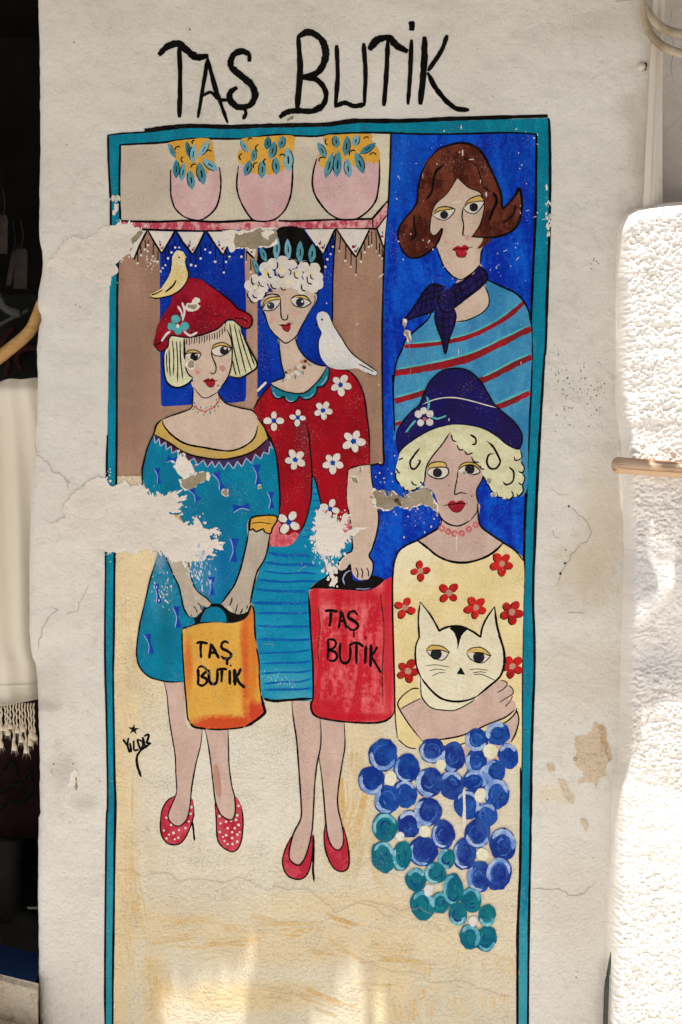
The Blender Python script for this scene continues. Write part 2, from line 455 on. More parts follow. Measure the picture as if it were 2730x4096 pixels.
Yg = .06 - (PD + .06) * fx_ * fz_ - nz * np.clip(fx_ * fz_, 0, 1) ** 5
nr, nc = Xg.shape
vv = np.stack([Xg, Yg, Zg], -1).reshape(-1, 3)
idx = np.arange(nr * nc).reshape(nr, nc)
q = np.stack([idx[:-1, :-1], idx[1:, :-1], idx[1:, 1:], idx[:-1, 1:]], -1).reshape(-1, 4)
pier = meshobj("garden_pier", vv.tolist(), q.tolist(), PIERM, None, True)
tag(pier, "low thick limewashed pier with lumpy rounded top standing in bright sun", "pier")

# the whitewashed house across the narrow lane, behind the camera
opp = empty("opposite_house", (0, -5.6, 0), None, "plain whitewashed house across the lane from the mural wall", "house")
box("house_wall", -14, 14, -6.2, -5.6, -0.1, 4.0, SIDEM, opp)
box("parapet", -14, 14, -6.25, -5.55, 4.003, 4.15, SIDEM, opp)
# dark shop interior behind the doorway
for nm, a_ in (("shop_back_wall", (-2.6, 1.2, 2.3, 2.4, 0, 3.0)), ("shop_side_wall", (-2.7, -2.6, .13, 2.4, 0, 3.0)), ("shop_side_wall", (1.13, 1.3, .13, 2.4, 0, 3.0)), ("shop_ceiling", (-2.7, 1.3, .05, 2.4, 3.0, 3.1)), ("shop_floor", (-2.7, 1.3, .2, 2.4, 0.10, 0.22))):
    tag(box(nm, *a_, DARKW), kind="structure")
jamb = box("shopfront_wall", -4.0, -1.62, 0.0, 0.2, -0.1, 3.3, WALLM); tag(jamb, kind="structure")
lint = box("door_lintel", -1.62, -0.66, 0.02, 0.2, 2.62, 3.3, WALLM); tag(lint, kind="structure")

# canvas awning added out of view, shaped to cast the shade and sun patches
from mathutils.geometry import tessellate_polygon
AH = 2.66; KX = SUN.x / SUN.z; KY = SUN.y / SUN.z
def up(x, y, z, h=AH): return Vector((x + KX * (h - z), y + KY * (h - z), h))
def on_wall(cr, *v): return [up(WX(x), 0, WZ(y)) for x, y in cr(*v)]
def on_pier(cr, *v): return [up(WX(x, -PD), -PD, WZ(y, -PD), 2.22) for x, y in cr(*v)]
def sheet(name, outer, holes, par):
    polys = [outer] + holes
    tris = tessellate_polygon([[Vector((p.x, p.y, 0)) for p in q_] for q_ in polys])
    return meshobj(name, [p for q_ in polys for p in q_], [tuple(t_) for t_ in tris], CANVAS, par)
gobo_root = empty("gobo", (0, 0, AH), None, "unseen canvas awning stretched high over the lane in front of the wall", "gobo")
pe = lambda z, dx=0.0: up(float(np.interp(z, plz, plx)) + dx, -.03, z)
outer = [Vector((-2.6, .0, AH)), Vector((1.9, .0, AH)), Vector((1.9, up(0, -PD, 1.9).y, AH)), Vector((.9, up(0, -PD, 1.895).y, AH)), pe(1.87, .03), pe(1.84, .008)] + [pe(z, .002) for z in (1.79, 1.6, 1.4, 1.2, 1.0, .8, .7, .5, .3, .1, -.2)] + [up(-.8, -PD, -.2), Vector((-2.6, -1.05, AH))]
spot1 = on_wall(N, 556, 320, 566, 400, 545, 470, 522, 560, 512, 640, 505, 720, 500, 800, 240, 800, 215, 690, 212, 610, 240, 545, 330, 520, 420, 500, 480, 470, 515, 420)
spot2 = on_wall(N, 935, 330, 918, 380, 880, 440, 855, 500, 815, 560, 770, 610, 735, 660, 725, 800, 985, 800, 990, 650, 985, 560, 960, 510, 905, 480, 935, 410)
def slits(poly, step=.0095, wd=.0078, seed=1):
    """slits added across a sun patch outline to thin the sun coming through"""
    rr_ = random.Random(seed); hs = []; x = min(p.x for p in poly) + step / 2; m_ = len(poly)
    while x < max(p.x for p in poly):
        ys = sorted(a_.y + (b_.y - a_.y) * (x - a_.x) / (b_.x - a_.x) for a_, b_ in zip(poly, poly[1:] + poly[:1]) if (a_.x > x) != (b_.x > x))
        for y0, y1 in zip(ys[::2], ys[1::2]):
            j0, j1, h_ = rr_.uniform(0, .012), rr_.uniform(0, .006), wd * rr_.uniform(.75, 1.1) / 2
            if y1 - y0 > .022: hs.append([Vector((x - h_, y0 + j1, AH)), Vector((x + h_, y0 + j1, AH)), Vector((x + h_, y1 - j0, AH)), Vector((x - h_, y1 - j0, AH))])
        x += step
    return hs
sheet("canvas", outer, slits(spot1, seed=1) + slits(spot2, seed=2), gobo_root)  # added screen, slit open where sun should reach the wall
flap = on_pier(R5, 470, 560, 570, 660, 612, 770, 640, 830, 662, 940, 682, 1060, 715, 1160, 735, 1330, 790, 1385, 1150, 1390) + on_pier(R6, 1200, 380, 944, 388, 850, 405, 800, 430, 760, 465, 690, 470, 684, 540, 690, 620, 650, 690, 620, 770, 570, 840, 505, 870, 440, 900)
lit1 = on_pier(R5, 775, 1400, 800, 1440, 812, 1500, 850, 1520, 850, 1540, 812, 1560, 806, 1610, 830, 1670, 880, 1640, 895, 1620, 925, 1690, 965, 1690, 960, 1735, 830, 1725, 822, 1790, 945, 1812, 952, 1930, 945, 2010, 905, 2045, 850, 2090, 800, 2130, 770, 2180, 700, 2200, 696, 2130, 740, 2090, 780, 2110, 840, 2050, 852, 1990, 845, 1900, 822, 1850, 800, 1760, 765, 1690, 800, 1660, 790, 1560, 770, 1500)
lit2 = on_pier(R5, 955, 1420, 985, 1420, 1010, 1540, 990, 1560, 965, 1500)
lit3 = on_pier(R5, 945, 1520, 958, 1520, 968, 1600, 955, 1600)
sheet("gobo_flap", flap, [lit1, lit2, lit3], gobo_root)  # flap added out of view to shade the pier, with openings for sun
for p_ in (flap[9], flap[10], flap[-1]):
    o_ = Vector((0.004, 0, 0)); t_ = Vector((p_.x, p_.y, AH)); u_ = Vector((0, .004, 0))
    meshobj("gobo_cord", [p_, p_ + o_, p_ + u_, t_, t_ + o_, t_ + u_], [(0, 1, 4, 3), (1, 2, 5, 4), (2, 0, 3, 5)], CANVAS, gobo_root)  # cords holding up the added flap
for px_ in (-1.2, 0.0):
    meshobj("gobo_pole", [(px_, .02, AH + .02), (px_ + .02, .02, AH + .02), (px_ + .02, -1.0, AH + .02), (px_, -1.0, AH + .02), (px_, .02, AH + .04), (px_ + .02, .02, AH + .04), (px_ + .02, -1.0, AH + .04), (px_, -1.0, AH + .04)], [(0, 1, 2, 3), (4, 7, 6, 5), (0, 4, 5, 1), (1, 5, 6, 2), (2, 6, 7, 3), (3, 7, 4, 0)], CANVAS, gobo_root)  # poles carrying the added screen
# ------------------------------------------------------------------ paints of the mural
BLACK = paint("black_paint", ph(10, 8, 7), ph(20, 18, 16), wear=0.0, rough=0.6, relief=0.2, spec=0.04, grain=0.02)
BLACKW = paint("worn_black_paint", ph(10, 8, 7), ph(24, 21, 19), wear=0.03, rough=0.6, relief=0.2, spec=0.04, grain=0.1)
TEAL = paint("teal_border_paint", ph(0, 128, 152), ph(6, 108, 134), (10, 40), wear=0.02,
             blobs=[(ph(58, 142, 158), NV, 2090, 4000, 60, 330, .6, .8), (ph(48, 140, 158), NV, 440, 3900, 60, 500, .6, .6)])
CREAM = paint("cream_ground_paint", ph(207, 198, 177), ph(201, 187, 160), (3, 34), wear=0.0, contrast=0.6, blobs=[
    (ph(212, 188, 142), NV, 480, 3100, 75, 1100, .35, .85),
    (ph(218, 196, 152), NV, 560, 2400, 130, 420, .6, .9),
    (ph(216, 190, 140), NV, 1420, 3050, 130, 420, .6, .42),
    (ph(212, 184, 130), NV, 640, 3690, 260, 75, .6, .42),
    (ph(212, 182, 126), NV, 1150, 3780, 330, 80, .6, .42),
    (ph(213, 187, 136), NV, 1330, 3620, 330, 50, .6, .4),
    (ph(212, 172, 96), NV, 620, 3960, 50, 170, .6, .42),
    (ph(214, 180, 112), NV, 1000, 3990, 260, 60, .6, .45),
    (ph(218, 190, 128), NV, 1560, 3950, 110, 260, .6, .4),
    (ph(214, 192, 150), NV, 1750, 3700, 260, 160, .6, .45),
    (ph(206, 196, 174), NV, 800, 3480, 200, 110, .7, .7),
    (ph(198, 185, 160), NV, 760, 3600, 130, 100, .7, .6),
    (ph(212, 205, 190), NV, 950, 3150, 330, 300, .7, .8)], relief=0.5, rough=0.5, spec=0.3, grain=0.35)
PANEL = paint("shelf_panel_paint", ph(203, 193, 172), ph(192, 181, 162), (12, 10), blobs=[
    (ph(186, 173, 157), NV, 560, 720, 130, 170, .5, .9), (ph(212, 205, 178), NV, 1520, 640, 70, 160, .6, .8)])
BROWN = paint("brown_curtain_paint", ph(162, 128, 106), ph(146, 114, 95), (5, 30), wear=0.012, blobs=[
    (ph(138, 108, 92), NV, 520, 1500, 90, 240, .6, .7)])
BROWNE = paint("brown_light_paint", ph(178, 142, 120), ph(160, 126, 106), (5, 30), wear=0.012)
BLUE = paint("blue_panel_paint", ph(0, 38, 156), ph(4, 82, 194), (6, 26), wear=0.012, contrast=1.3, blobs=[
    (ph(20, 92, 186), NV, 1600, 620, 70, 160, .8, .45), (ph(0, 40, 140), NV, 2050, 620, 120, 120, .8, .4)])
BLUED = paint("window_blue_paint", ph(0, 34, 136), ph(0, 54, 162), (6, 26), wear=0.010, contrast=1.1)
POT = paint("pink_pot_paint", ph(206, 176, 172), ph(196, 156, 156), (10, 22), contrast=0.9)
ROSE = paint("rose_shelf_paint", ph(178, 62, 84), ph(208, 160, 156), (30, 60), contrast=1.8)
GOLD = paint("gold_paint", ph(214, 164, 66), ph(200, 148, 58), contrast=0.9)
LID = paint("eyelid_paint", ph(206, 174, 98), ph(192, 158, 84), contrast=0.9)
LEAF1 = paint("teal_leaf_paint", ph(86, 146, 158), ph(62, 124, 140), contrast=1.2)
LEAF2 = paint("pale_leaf_paint", ph(128, 176, 188), ph(92, 150, 166), contrast=1.2)
LEAF3 = paint("deep_leaf_paint", ph(48, 126, 146), ph(34, 96, 116), contrast=1.2)
WHITEP = paint("white_paint", ph(216, 208, 198), ph(204, 195, 184))
SKIN = paint("skin_paint", ph(204, 183, 164), ph(192, 168, 149), contrast=0.8, wear=0.006)
SKINP = paint("rosy_skin_paint", ph(198, 171, 157), ph(184, 155, 142), contrast=0.8, wear=0.01)
SKING = paint("grey_skin_paint", ph(184, 172, 154), ph(170, 156, 138), contrast=0.8, wear=0.006)
HAIRB = paint("brown_hair_paint", ph(66, 24, 14), ph(104, 50, 34), (18, 30), contrast=1.6, wear=0.004)
BLONDE = paint("blonde_hair_paint", ph(214, 212, 176), ph(196, 192, 152), (30, 20), contrast=1.0)
LIP = paint("red_lip_paint", ph(166, 28, 46), ph(140, 20, 36))
IRIS = paint("iris_paint", ph(22, 20, 24), ph(34, 32, 40), relief=0.1)
IRISB = paint("navy_iris_paint", ph(32, 36, 58), ph(52, 56, 80), relief=0.1)
EYEW = paint("eye_white_paint", ph(212, 202, 188), ph(204, 194, 180))
SWEAT = paint("light_blue_sweater_paint", ph(70, 146, 184), ph(48, 122, 166), (8, 22), wear=0.008, contrast=1.0)
STRIPE = paint("dark_red_stripe_paint", ph(116, 26, 32), ph(160, 18, 34), (14, 14), contrast=1.2)
MINT = paint("mint_paint", ph(92, 182, 172), ph(70, 160, 168))
SCARF = paint("indigo_scarf_paint", ph(20, 13, 60), ph(36, 24, 92), (14, 20), contrast=1.2)
NAVY = paint("navy_hat_paint", ph(28, 16, 64), ph(22, 17, 88), (12, 16), wear=0.004)
YELLOW = paint("pale_yellow_sweater_paint", ph(224, 206, 158), ph(214, 194, 140), (9, 14), contrast=0.9, blobs=[
    (ph(228, 216, 184), NV, 1640, 2200, 120, 160, .6, .7)])
CATP = paint("cream_cat_paint", ph(220, 213, 186), ph(210, 200, 168), contrast=0.8)
REDF = paint("red_flower_paint", ph(196, 34, 26), ph(150, 20, 22), contrast=1.2)
JACKET = paint("red_jacket_paint", ph(162, 8, 26), ph(134, 6, 22), (6, 26), wear=0.008, blobs=[
    (ph(112, 26, 36), G, 500, 700, 60, 160, .7, .7), (ph(118, 18, 34), G, 560, 1000, 40, 400, .7, .6)])
HEM = paint("faded_red_hem_paint", ph(188, 56, 74), ph(206, 120, 124), (20, 30), contrast=1.5, wear=0.02)
COLLAR = paint("teal_collar_paint", ph(36, 128, 142), ph(16, 110, 128), contrast=1.0)
TURQ = paint("turquoise_dress_paint", ph(0, 124, 154), ph(4, 106, 140), (8, 24), wear=0.012, blobs=[
    (ph(60, 134, 176), F, 720, 1700, 170, 190, .9, .7),
    (ph(0, 96, 156), F, 980, 1600, 150, 330, .8, .55), (ph(70, 150, 180), F, 380, 1900, 120, 200, .9, .5),
    (ph(0, 92, 112), I, 380, 560, 70, 420, .9, .6), (ph(150, 170, 184), F, 350, 1560, 60, 110, .8, .5)])
SKIRT = paint("turquoise_skirt_paint", ph(0, 122, 158), ph(20, 138, 172), (20, 10), wear=0.025, contrast=1.2, blobs=[
    (ph(64, 160, 180), J, 350, 1340, 300, 90, .8, .55), (ph(70, 160, 176), J, 500, 1530, 240, 50, .8, .6)])
SKSTR = paint("blue_stripe_paint", ph(0, 78, 156), ph(0, 98, 160), (30, 10), wear=0.02)
YOKE = paint("ochre_yoke_paint", ph(196, 162, 78), ph(186, 156, 92), (12, 16), contrast=1.0)
ZIG = paint("purple_zigzag_paint", ph(78, 28, 42), ph(58, 48, 96), (14, 14), contrast=1.5)
ZIGE = paint("lilac_line_paint", ph(176, 182, 208), ph(150, 160, 200))
BOW = paint("royal_bow_paint", ph(8, 56, 150), ph(16, 66, 166))
BERET = paint("crimson_beret_paint", ph(146, 12, 32), ph(116, 6, 26), (14, 20), contrast=1.2, wear=0.004, blobs=[
    (ph(168, 34, 54), D, 640, 520, 160, 90, .8, .5)])
BIRDY = paint("yellow_bird_paint", ph(220, 211, 186), ph(216, 192, 124), (16, 30), contrast=1.1)
DOVE = paint("white_dove_paint", ph(214, 210, 202), ph(196, 194, 192), (16, 20), contrast=1.0)
BAGO = paint("orange_bag_paint", ph(214, 166, 74), ph(206, 152, 60), (8, 14), contrast=1.0, wear=0.004, blobs=[
    (ph(202, 112, 34), I, 1255, 900, 100, 560, .35, .9), (ph(196, 96, 34), I, 615, 950, 45, 270, .7, .85),
    (ph(190, 58, 28), I, 1010, 1545, 330, 75, .5, .95), (ph(188, 50, 30), I, 1330, 1420, 110, 100, .6, .95),
    (ph(200, 100, 36), I, 1200, 700, 30, 300, .8, .7), (ph(192, 70, 40), I, 1210, 1050, 28, 330, .8, .7)])
BAGR = paint("red_bag_paint", ph(220, 104, 106), ph(188, 24, 40), (7, 34), contrast=1.3, wear=0.006, blobs=[
    (ph(186, 16, 36), J, 1450, 900, 55, 800, .4, .85), (ph(188, 16, 36), J, 680, 800, 50, 560, .5, .85),
    (ph(186, 18, 36), J, 1050, 480, 400, 80, .7, .8), (ph(180, 14, 32), J, 800, 1660, 170, 120, .5, .9),
    (ph(182, 14, 34), J, 1100, 1745, 420, 42, .5, .9), (ph(178, 12, 32), J, 840, 1440, 30, 90, .3, .9),
    (ph(180, 14, 32), J, 985, 900, 38, 230, .4, .7)])
SHOE = paint("red_shoe_paint", ph(170, 34, 54), ph(190, 70, 84), (26, 26), contrast=1.5)
PETB = paint("blue_petal_paint", ph(6, 44, 128), ph(24, 74, 152), (26, 26), contrast=1.3, wear=0.012)
PETV = paint("violet_petal_paint", ph(14, 40, 122), ph(40, 76, 148), (26, 26), contrast=1.3, wear=0.02, wcol=ph(120, 130, 130))
PETT = paint("teal_petal_paint", ph(0, 84, 112), ph(8, 108, 118), (26, 26), contrast=1.2)
RIMB = paint("pale_blue_rim_paint", ph(160, 178, 206), ph(98, 132, 190), (30, 30), contrast=1.6)
RIMT = paint("pale_teal_rim_paint", ph(128, 182, 194), ph(70, 146, 168), (30, 30), contrast=1.6)
SWB = paint("mid_blue_swirl_paint", ph(70, 110, 182), ph(36, 84, 164), (30, 30), contrast=1.4)
SWD = paint("dark_swirl_paint", ph(8, 40, 110), ph(14, 60, 120), (30, 30), contrast=1.4)
SWT = paint("mid_teal_swirl_paint", ph(20, 128, 132), ph(10, 104, 120), (30, 30), contrast=1.4)
PETC = paint("petal_centre_paint", ph(218, 214, 190), ph(206, 200, 170), contrast=1.2)
BLUSH = paint("blush_paint", ph(204, 160, 148), ph(192, 128, 124), (40, 40), contrast=1.6)
BROWNSP = paint("brown_smear_paint", ph(180, 138, 118), ph(168, 128, 108))
BEAD = paint("rose_bead_paint", ph(190, 104, 108), ph(176, 78, 90), contrast=1.4)
REDB = paint("red_bead_paint", ph(170, 36, 48), ph(196, 120, 112), contrast=1.4)

# ------------------------------------------------------------------ the mural: one painting, its figures as parts
mural = empty("mural", (0, 0, 1.2), None,
    "framed mural of women shoppers, two birds, a cat and blue flowers on the wall", "mural")
def figure(name, label=None):
    return empty(name, (0, 0, 0), mural, label)

# frame and ground
outerR = NV(2192, 472, 2198, 500, 2201, 680, 2198, 946, 2190, 1170, 2183, 1393, 2177, 1440, 2165, 1650, 2152, 1889, 2138, 2215, 2133, 2395, 2138, 2550, 2139, 2670, 2133, 2820, 2127, 3016, 2124, 3250, 2122, 3400, 2118, 3600, 2115, 3810, 2112, 4170)
innerR = NV(2147, 537, 2143, 857, 2131, 1125, 2125, 1304, 2127, 1440, 2120, 1650, 2109, 1889, 2100, 2100, 2096, 2300, 2091, 2473, 2088, 2700, 2086, 2994, 2084, 3300, 2080, 3520, 2072, 3700, 2071, 3860, 2070, 4170)
outerL = NV(433, 541, 436, 664, 443, 792, 445, 929, 440, 1120, 436, 1400, 431, 1740, 428, 1890, 424, 2230, 421, 2600, 428, 2900, 432, 3200, 427, 3300, 423, 3640, 421, 3943, 423, 4170)
innerL = NV(482, 580, 479, 766, 482, 899, 472, 1100, 469, 1400, 467, 1890, 460, 2230, 456, 2600, 454, 2700, 459, 3083, 463, 3210, 459, 3420, 457, 3640, 453, 3900, 452, 4170)
outerT = NV(433, 541, 492, 534, 579, 529, 655, 521, 760, 512, 910, 516, 1012, 513, 1115, 510, 1306, 506, 1421, 492, 1597, 492, 1800, 484, 2000, 478, 2192, 472)
innerT = NV(482, 580, 553, 576, 655, 570, 752, 557, 839, 555, 961, 556, 1012, 552, 1104, 539, 1196, 544, 1268, 545, 1337, 536, 1459, 531, 1597, 533, 1647, 536, 1830, 536, 2031, 531, 2147, 537)
def chain(*runs):
    o = []
    for r in runs: o += r          # a shared end point stays doubled: a corner
    return o
bd = figure("painted_frame", "teal painted frame band with black edges around the mural")
fill(bd, "band", TEAL, spline(chain(outerT, outerR), False) + spline(outerL, False)[::-1], smooth=False)
gr = figure("painted_ground")
fill(gr, "cream_ground", CREAM, spline(chain(innerT, innerR), False) + spline(innerL, False)[::-1], smooth=False)
WASH = [paint("ochre_wash_paint", ph(207, 178, 128), ph(208, 188, 152), (26, 26), contrast=1.4, relief=.5), paint("pale_ochre_wash_paint", ph(208, 186, 144), ph(207, 192, 162), (26, 26), contrast=1.4, relief=.5), paint("rust_wash_paint", ph(206, 168, 106), ph(207, 182, 138), (26, 26), contrast=1.4, relief=.5)]
def dry_strokes(par, cr, n, x0, x1, y0, y1, ln, ang, w_, mats, rr=random.Random(9)):
    """streaky half dry brush marks: each is a bundle of bristle lines"""
    for _ in range(n):
        x, y = rr.uniform(x0, x1), rr.uniform(y0, y1); l = ln * rr.uniform(.4, 1.1); a_ = ang + rr.gauss(0, .16)
        mb = MB()
        for b_ in range(rr.randint(3, 7)):
            o = rr.uniform(-1, 1) * w_; s0, s1 = rr.uniform(0, .3), rr.uniform(.6, 1)
            P = [(x + math.cos(a_) * l * u - math.sin(a_) * o, y + math.sin(a_) * l * u + math.cos(a_) * o + 4 * math.sin(u * 3)) for u in np.linspace(s0, s1, 5)]
            mb.strip(*ribbon(cr(*sum(([float(q_[0]), float(q_[1])] for q_ in P), [])), rr.uniform(2, 6), .1, .3))
        mb.build("wash_stroke", rr.choice(mats), par)
dry_strokes(gr, N, 16, 60, 800, 310, 420, 260, .05, 16, WASH)
dry_strokes(gr, N, 12, 500, 1000, 420, 620, 240, .22, 14, WASH)
dry_strokes(gr, N, 12, 140, 230, 440, 560, 150, 1.57, 14, WASH)
dry_strokes(gr, N, 14, 1000, 1420, 480, 620, 110, 1.57, 16, WASH)
dry_strokes(gr, N, 10, 1060, 1440, 420, 460, 120, 1.5, 14, WASH)
dry_strokes(gr, NV, 12, 478, 530, 2300, 3700, 420, 1.57, 14, WASH[:2])
dry_strokes(gr, NV, 14, 1370, 1480, 2920, 3350, 320, 1.55, 22, WASH)
pn = figure("painted_backdrop")
fill(pn, "shelf_panel", PANEL, NV(484, 580, 553, 576, 655, 570, 752, 557, 839, 555, 961, 556, 1104, 539, 1196, 546, 1268, 545, 1337, 536, 1459, 531, 1564, 535, 1562, 640, 1555, 800, 1540, 870, 1490, 890, 1000, 890, 484, 888), smooth=False)
fill(pn, "curtain", BROWN, NV(471, 902, 900, 905, 1540, 905, 1536, 1060, 1531, 1396, 1534, 1766, 1535, 1854, 1470, 1858, 1100, 1880, 900, 1900, 468, 1905), smooth=False)
fill(pn, "curtain_strip", BROWNE, NV(978, 905, 1030, 905, 1031, 1300, 1030, 1620, 984, 1640, 984, 1200), smooth=False)
fill(pn, "window", BLUED, chain(NV(641, 905, 982, 905), D(1150, 300, 1165, 700, 1170, 1200, 1165, 1640, 1150, 1685, 1050, 1700, 600, 1722, 450, 1732, 300, 1742, 275, 1720, 265, 1200, 262, 500)), smooth=False)
fill(pn, "window", BLUED, chain(NV(1031, 905, 1340, 905), E(1040, 300, 1025, 700, 1022, 1200, 1010, 1600, 940, 1800, 237, 1900, 240, 1400, 236, 900)), smooth=False)
fill(pn, "blue_panel", BLUE, chain(NV(1564, 534, 1647, 536, 1830, 536, 2031, 531, 2147, 537, 2143, 857, 2131, 1125, 2125, 1304, 2127, 1440, 2120, 1650, 2109, 1889, 2100, 2100, 2096, 2330, 1560, 2400, 1400, 2360, 1400, 1900, 1470, 1858, 1535, 1854, 1534, 1766, 1531, 1396, 1536, 1060, 1540, 957, 1555, 800)), smooth=False)
lines(bd, "edge_line", BLACKW, (17, [(x, y - 8) for x, y in outerT[2:]]), (6, outerT[:4]), (11, outerR), (9, outerL[:4]), (8, outerL[6:]), taper=0.7)
lines(bd, "edge_line", BLACK, (8, innerT), (11, innerR), (9, innerL), taper=0.8)
lines(pn, "outline", BLACK, (8, NV(1564, 535, 1562, 640, 1555, 800, 1547, 870, 1540, 957, 1536, 1060, 1531, 1240, 1529, 1396, 1531, 1600, 1534, 1766, 1535, 1854, 1510, 1856, 1480, 1862)), (7, E(1055, 160, 1040, 400, 1025, 700, 1022, 1120)), taper=0.8)

# shelf with three pots
sh = figure("painted_shelf", "rose painted shelf board under three flowerpots")
fill(sh, "board", ROSE, NV(484, 887, 700, 884, 930, 889, 1060, 884, 1250, 882, 1490, 877, 1491, 915, 1280, 918, 1060, 917, 930, 921, 720, 922, 545, 917, 484, 906), B(1290, 1090, 1442, 925, 1430, 1050, 1330, 1187, 1290, 1190), smooth=False)
lines(sh, "outline", BLACK, (9, A(165, 830, 420, 838, 700, 830, 930, 840, 1180, 828, 1300, 838)), (9, B(300, 1106, 480, 1110, 900, 1095, 1280, 1088, 1280, 1088, 1440, 900)), (7, A(280, 895, 530, 903, 830, 910, 1060, 900)), (7, B(540, 1190, 700, 1198, 1000, 1193, 1280, 1190, 1335, 1185, 1430, 1050)), (6, B(1285, 1090, 1287, 1188)), taper=0.7)

def pot(cr, body, blossom, lv, curls, lw, label):
    f = figure("painted_flowerpot", label)
    fill(f, "pot", POT, cr(*body))
    fill(f, "blossom", GOLD, cr(*blossom))
    lines(f, "outline", BLACK, (lw, cr(*body)), taper=0.6)
    leaves(f, (LEAF1, LEAF1, LEAF2, LEAF3), BLACK, cr, *lv)
    mb = MB()
    for i in range(0, len(curls), 3):
        x, y, r = curls[i:i + 3]; a0 = rnd.uniform(1.5, 3.5)
        mb.strip(*ribbon(cr(*sum(([x + r * math.cos(a0 + k * .7), y + r * math.sin(a0 + k * .7)] for k in range(5)), [])), 5.5, 0.1))
        mb.build("curl", BLACK, f); mb = MB()
pot(A, [556, 430, 556, 430, 556, 560, 560, 640, 590, 730, 650, 790, 720, 820, 790, 825, 860, 785, 915, 720, 942, 630, 950, 520, 938, 410, 938, 410],
    [535, 222, 700, 193, 860, 188, 895, 290, 895, 380, 830, 470, 740, 490, 690, 480, 600, 380, 590, 300],
    [535, 222, 595, 340, 40, 680, 203, 705, 335, 42, 740, 228, 725, 382, 55, 860, 196, 775, 335, 52, 600, 348, 600, 500, 55, 665, 372, 640, 525, 48, 708, 428, 725, 587, 62, 780, 368, 815, 550, 72, 805, 345, 925, 440, 62],
    [615, 270, 22, 660, 350, 22, 855, 300, 24, 740, 410, 24, 740, 215, 16], 7, "first pink flowerpot on the painted shelf, beside the bare beige panel")
pot(A, [1088, 402, 1088, 402, 1075, 520, 1080, 600, 1110, 690, 1170, 790, 1220, 830, 1340, 830, 1400, 800, 1455, 740, 1495, 640, 1510, 520, 1512, 398, 1512, 398],
    [1110, 190, 1300, 170, 1510, 162, 1525, 230, 1500, 330, 1450, 420, 1400, 450, 1330, 470, 1190, 455, 1160, 400, 1100, 380, 1078, 330, 1095, 280, 1140, 260],
    [1102, 192, 1165, 300, 42, 1320, 166, 1310, 275, 55, 1440, 160, 1415, 270, 55, 1370, 205, 1340, 352, 62, 1210, 262, 1205, 370, 48, 1470, 253, 1485, 447, 78, 1180, 353, 1140, 482, 62, 1280, 348, 1270, 502, 62, 1380, 328, 1385, 472, 62],
    [1120, 330, 26, 1250, 260, 28, 1230, 400, 26, 1310, 370, 26, 1430, 330, 22, 1180, 200, 18], 7, "middle pink flowerpot on the painted shelf")
pot(B, [700, 460, 700, 460, 665, 590, 655, 720, 680, 830, 740, 930, 830, 1030, 940, 1090, 1060, 1095, 1130, 1080, 1230, 1010, 1310, 910, 1340, 800, 1355, 650, 1355, 470, 1355, 470],
    [770, 230, 880, 207, 1260, 203, 1275, 270, 1350, 370, 1350, 490, 1290, 505, 1200, 490, 1100, 540, 1020, 480, 900, 500, 830, 540, 740, 545, 715, 480, 720, 420, 790, 330],
    [710, 288, 800, 456, 72, 890, 208, 915, 347, 82, 1020, 213, 1000, 437, 82, 1120, 203, 1095, 332, 82, 1320, 293, 1150, 412, 72, 870, 388, 790, 667, 82, 930, 373, 905, 657, 92, 1015, 453, 1040, 662, 82, 1105, 388, 1190, 617, 92],
    [820, 280, 32, 760, 480, 38, 1080, 410, 40, 1290, 430, 34, 1220, 255, 26], 7.5, "largest pink flowerpot, at the blue end of the painted shelf")

# bunting
bu = figure("painted_bunting", "white triangle bunting with cherries and dripping dots under the painted shelf")
tri = [A(320, 905, 368, 908, 270, 1132, 236, 1085), A(380, 910, 585, 915, 487, 1087), A(600, 918, 820, 918, 730, 1097), A(838, 918, 1050, 915, 965, 1102), B(575, 1200, 890, 1195, 765, 1462), B(910, 1195, 1250, 1200, 1110, 1487), B(1335, 1195, 1430, 1060, 1400, 1392), E(110, 372, 225, 345, 205, 455)]
for t_ in tri: fill(bu, "pennant", WHITEP, t_, smooth=False)
lines(bu, "outline", BLACK, *[(8, s) for s in (A(372, 908, 320, 1010, 268, 1135), A(380, 910, 430, 1000, 487, 1087), A(590, 912, 540, 1000, 487, 1087), A(600, 915, 660, 1010, 730, 1097), A(825, 915, 780, 1010, 730, 1097), A(838, 915, 900, 1010, 965, 1102), A(1000, 1035, 965, 1102), B(700, 1370, 765, 1465), B(890, 1200, 830, 1330, 765, 1465), B(908, 1195, 1000, 1340, 1110, 1490), B(1250, 1203, 1180, 1350, 1110, 1490), B(1330, 1195, 1400, 1395), E(118, 375, 205, 458))], taper=0.8)
drip = [E(*q) for q in ((1105, 215, 1092, 378), (1160, 290, 1155, 480), (1215, 390, 1212, 543), (1270, 450, 1265, 625), (1320, 370, 1318, 488), (1358, 290, 1358, 390), (1395, 210, 1400, 335), (1430, 170, 1430, 320), (1475, 170, 1480, 378), (1512, 290, 1512, 425), (1540, 350, 1540, 455), (1025, 190, 1025, 333), (1003, 250, 1002, 410), (968, 330, 968, 465), (945, 420, 948, 543))]
drip += [D(*q) for q in ((60, 60, 67, 160), (110, 0, 108, 100), (140, 0, 140, 55), (195, 30, 190, 170), (245, 110, 240, 230), (30, 120, 30, 245), (292, 150, 292, 295), (320, 100, 322, 265), (350, 60, 348, 193), (388, 40, 385, 130), (420, 10, 423, 80), (468, 0, 466, 80), (555, 40, 590, 262), (640, 120, 637, 272), (690, 60, 690, 195), (738, 20, 738, 100), (790, 20, 788, 132), (845, 60, 842, 228), (925, 160, 932, 340), (955, 100, 955, 230), (990, 80, 990, 175), (1115, 60, 1115, 175), (1165, 110, 1165, 230), (1212, 200, 1212, 335))]
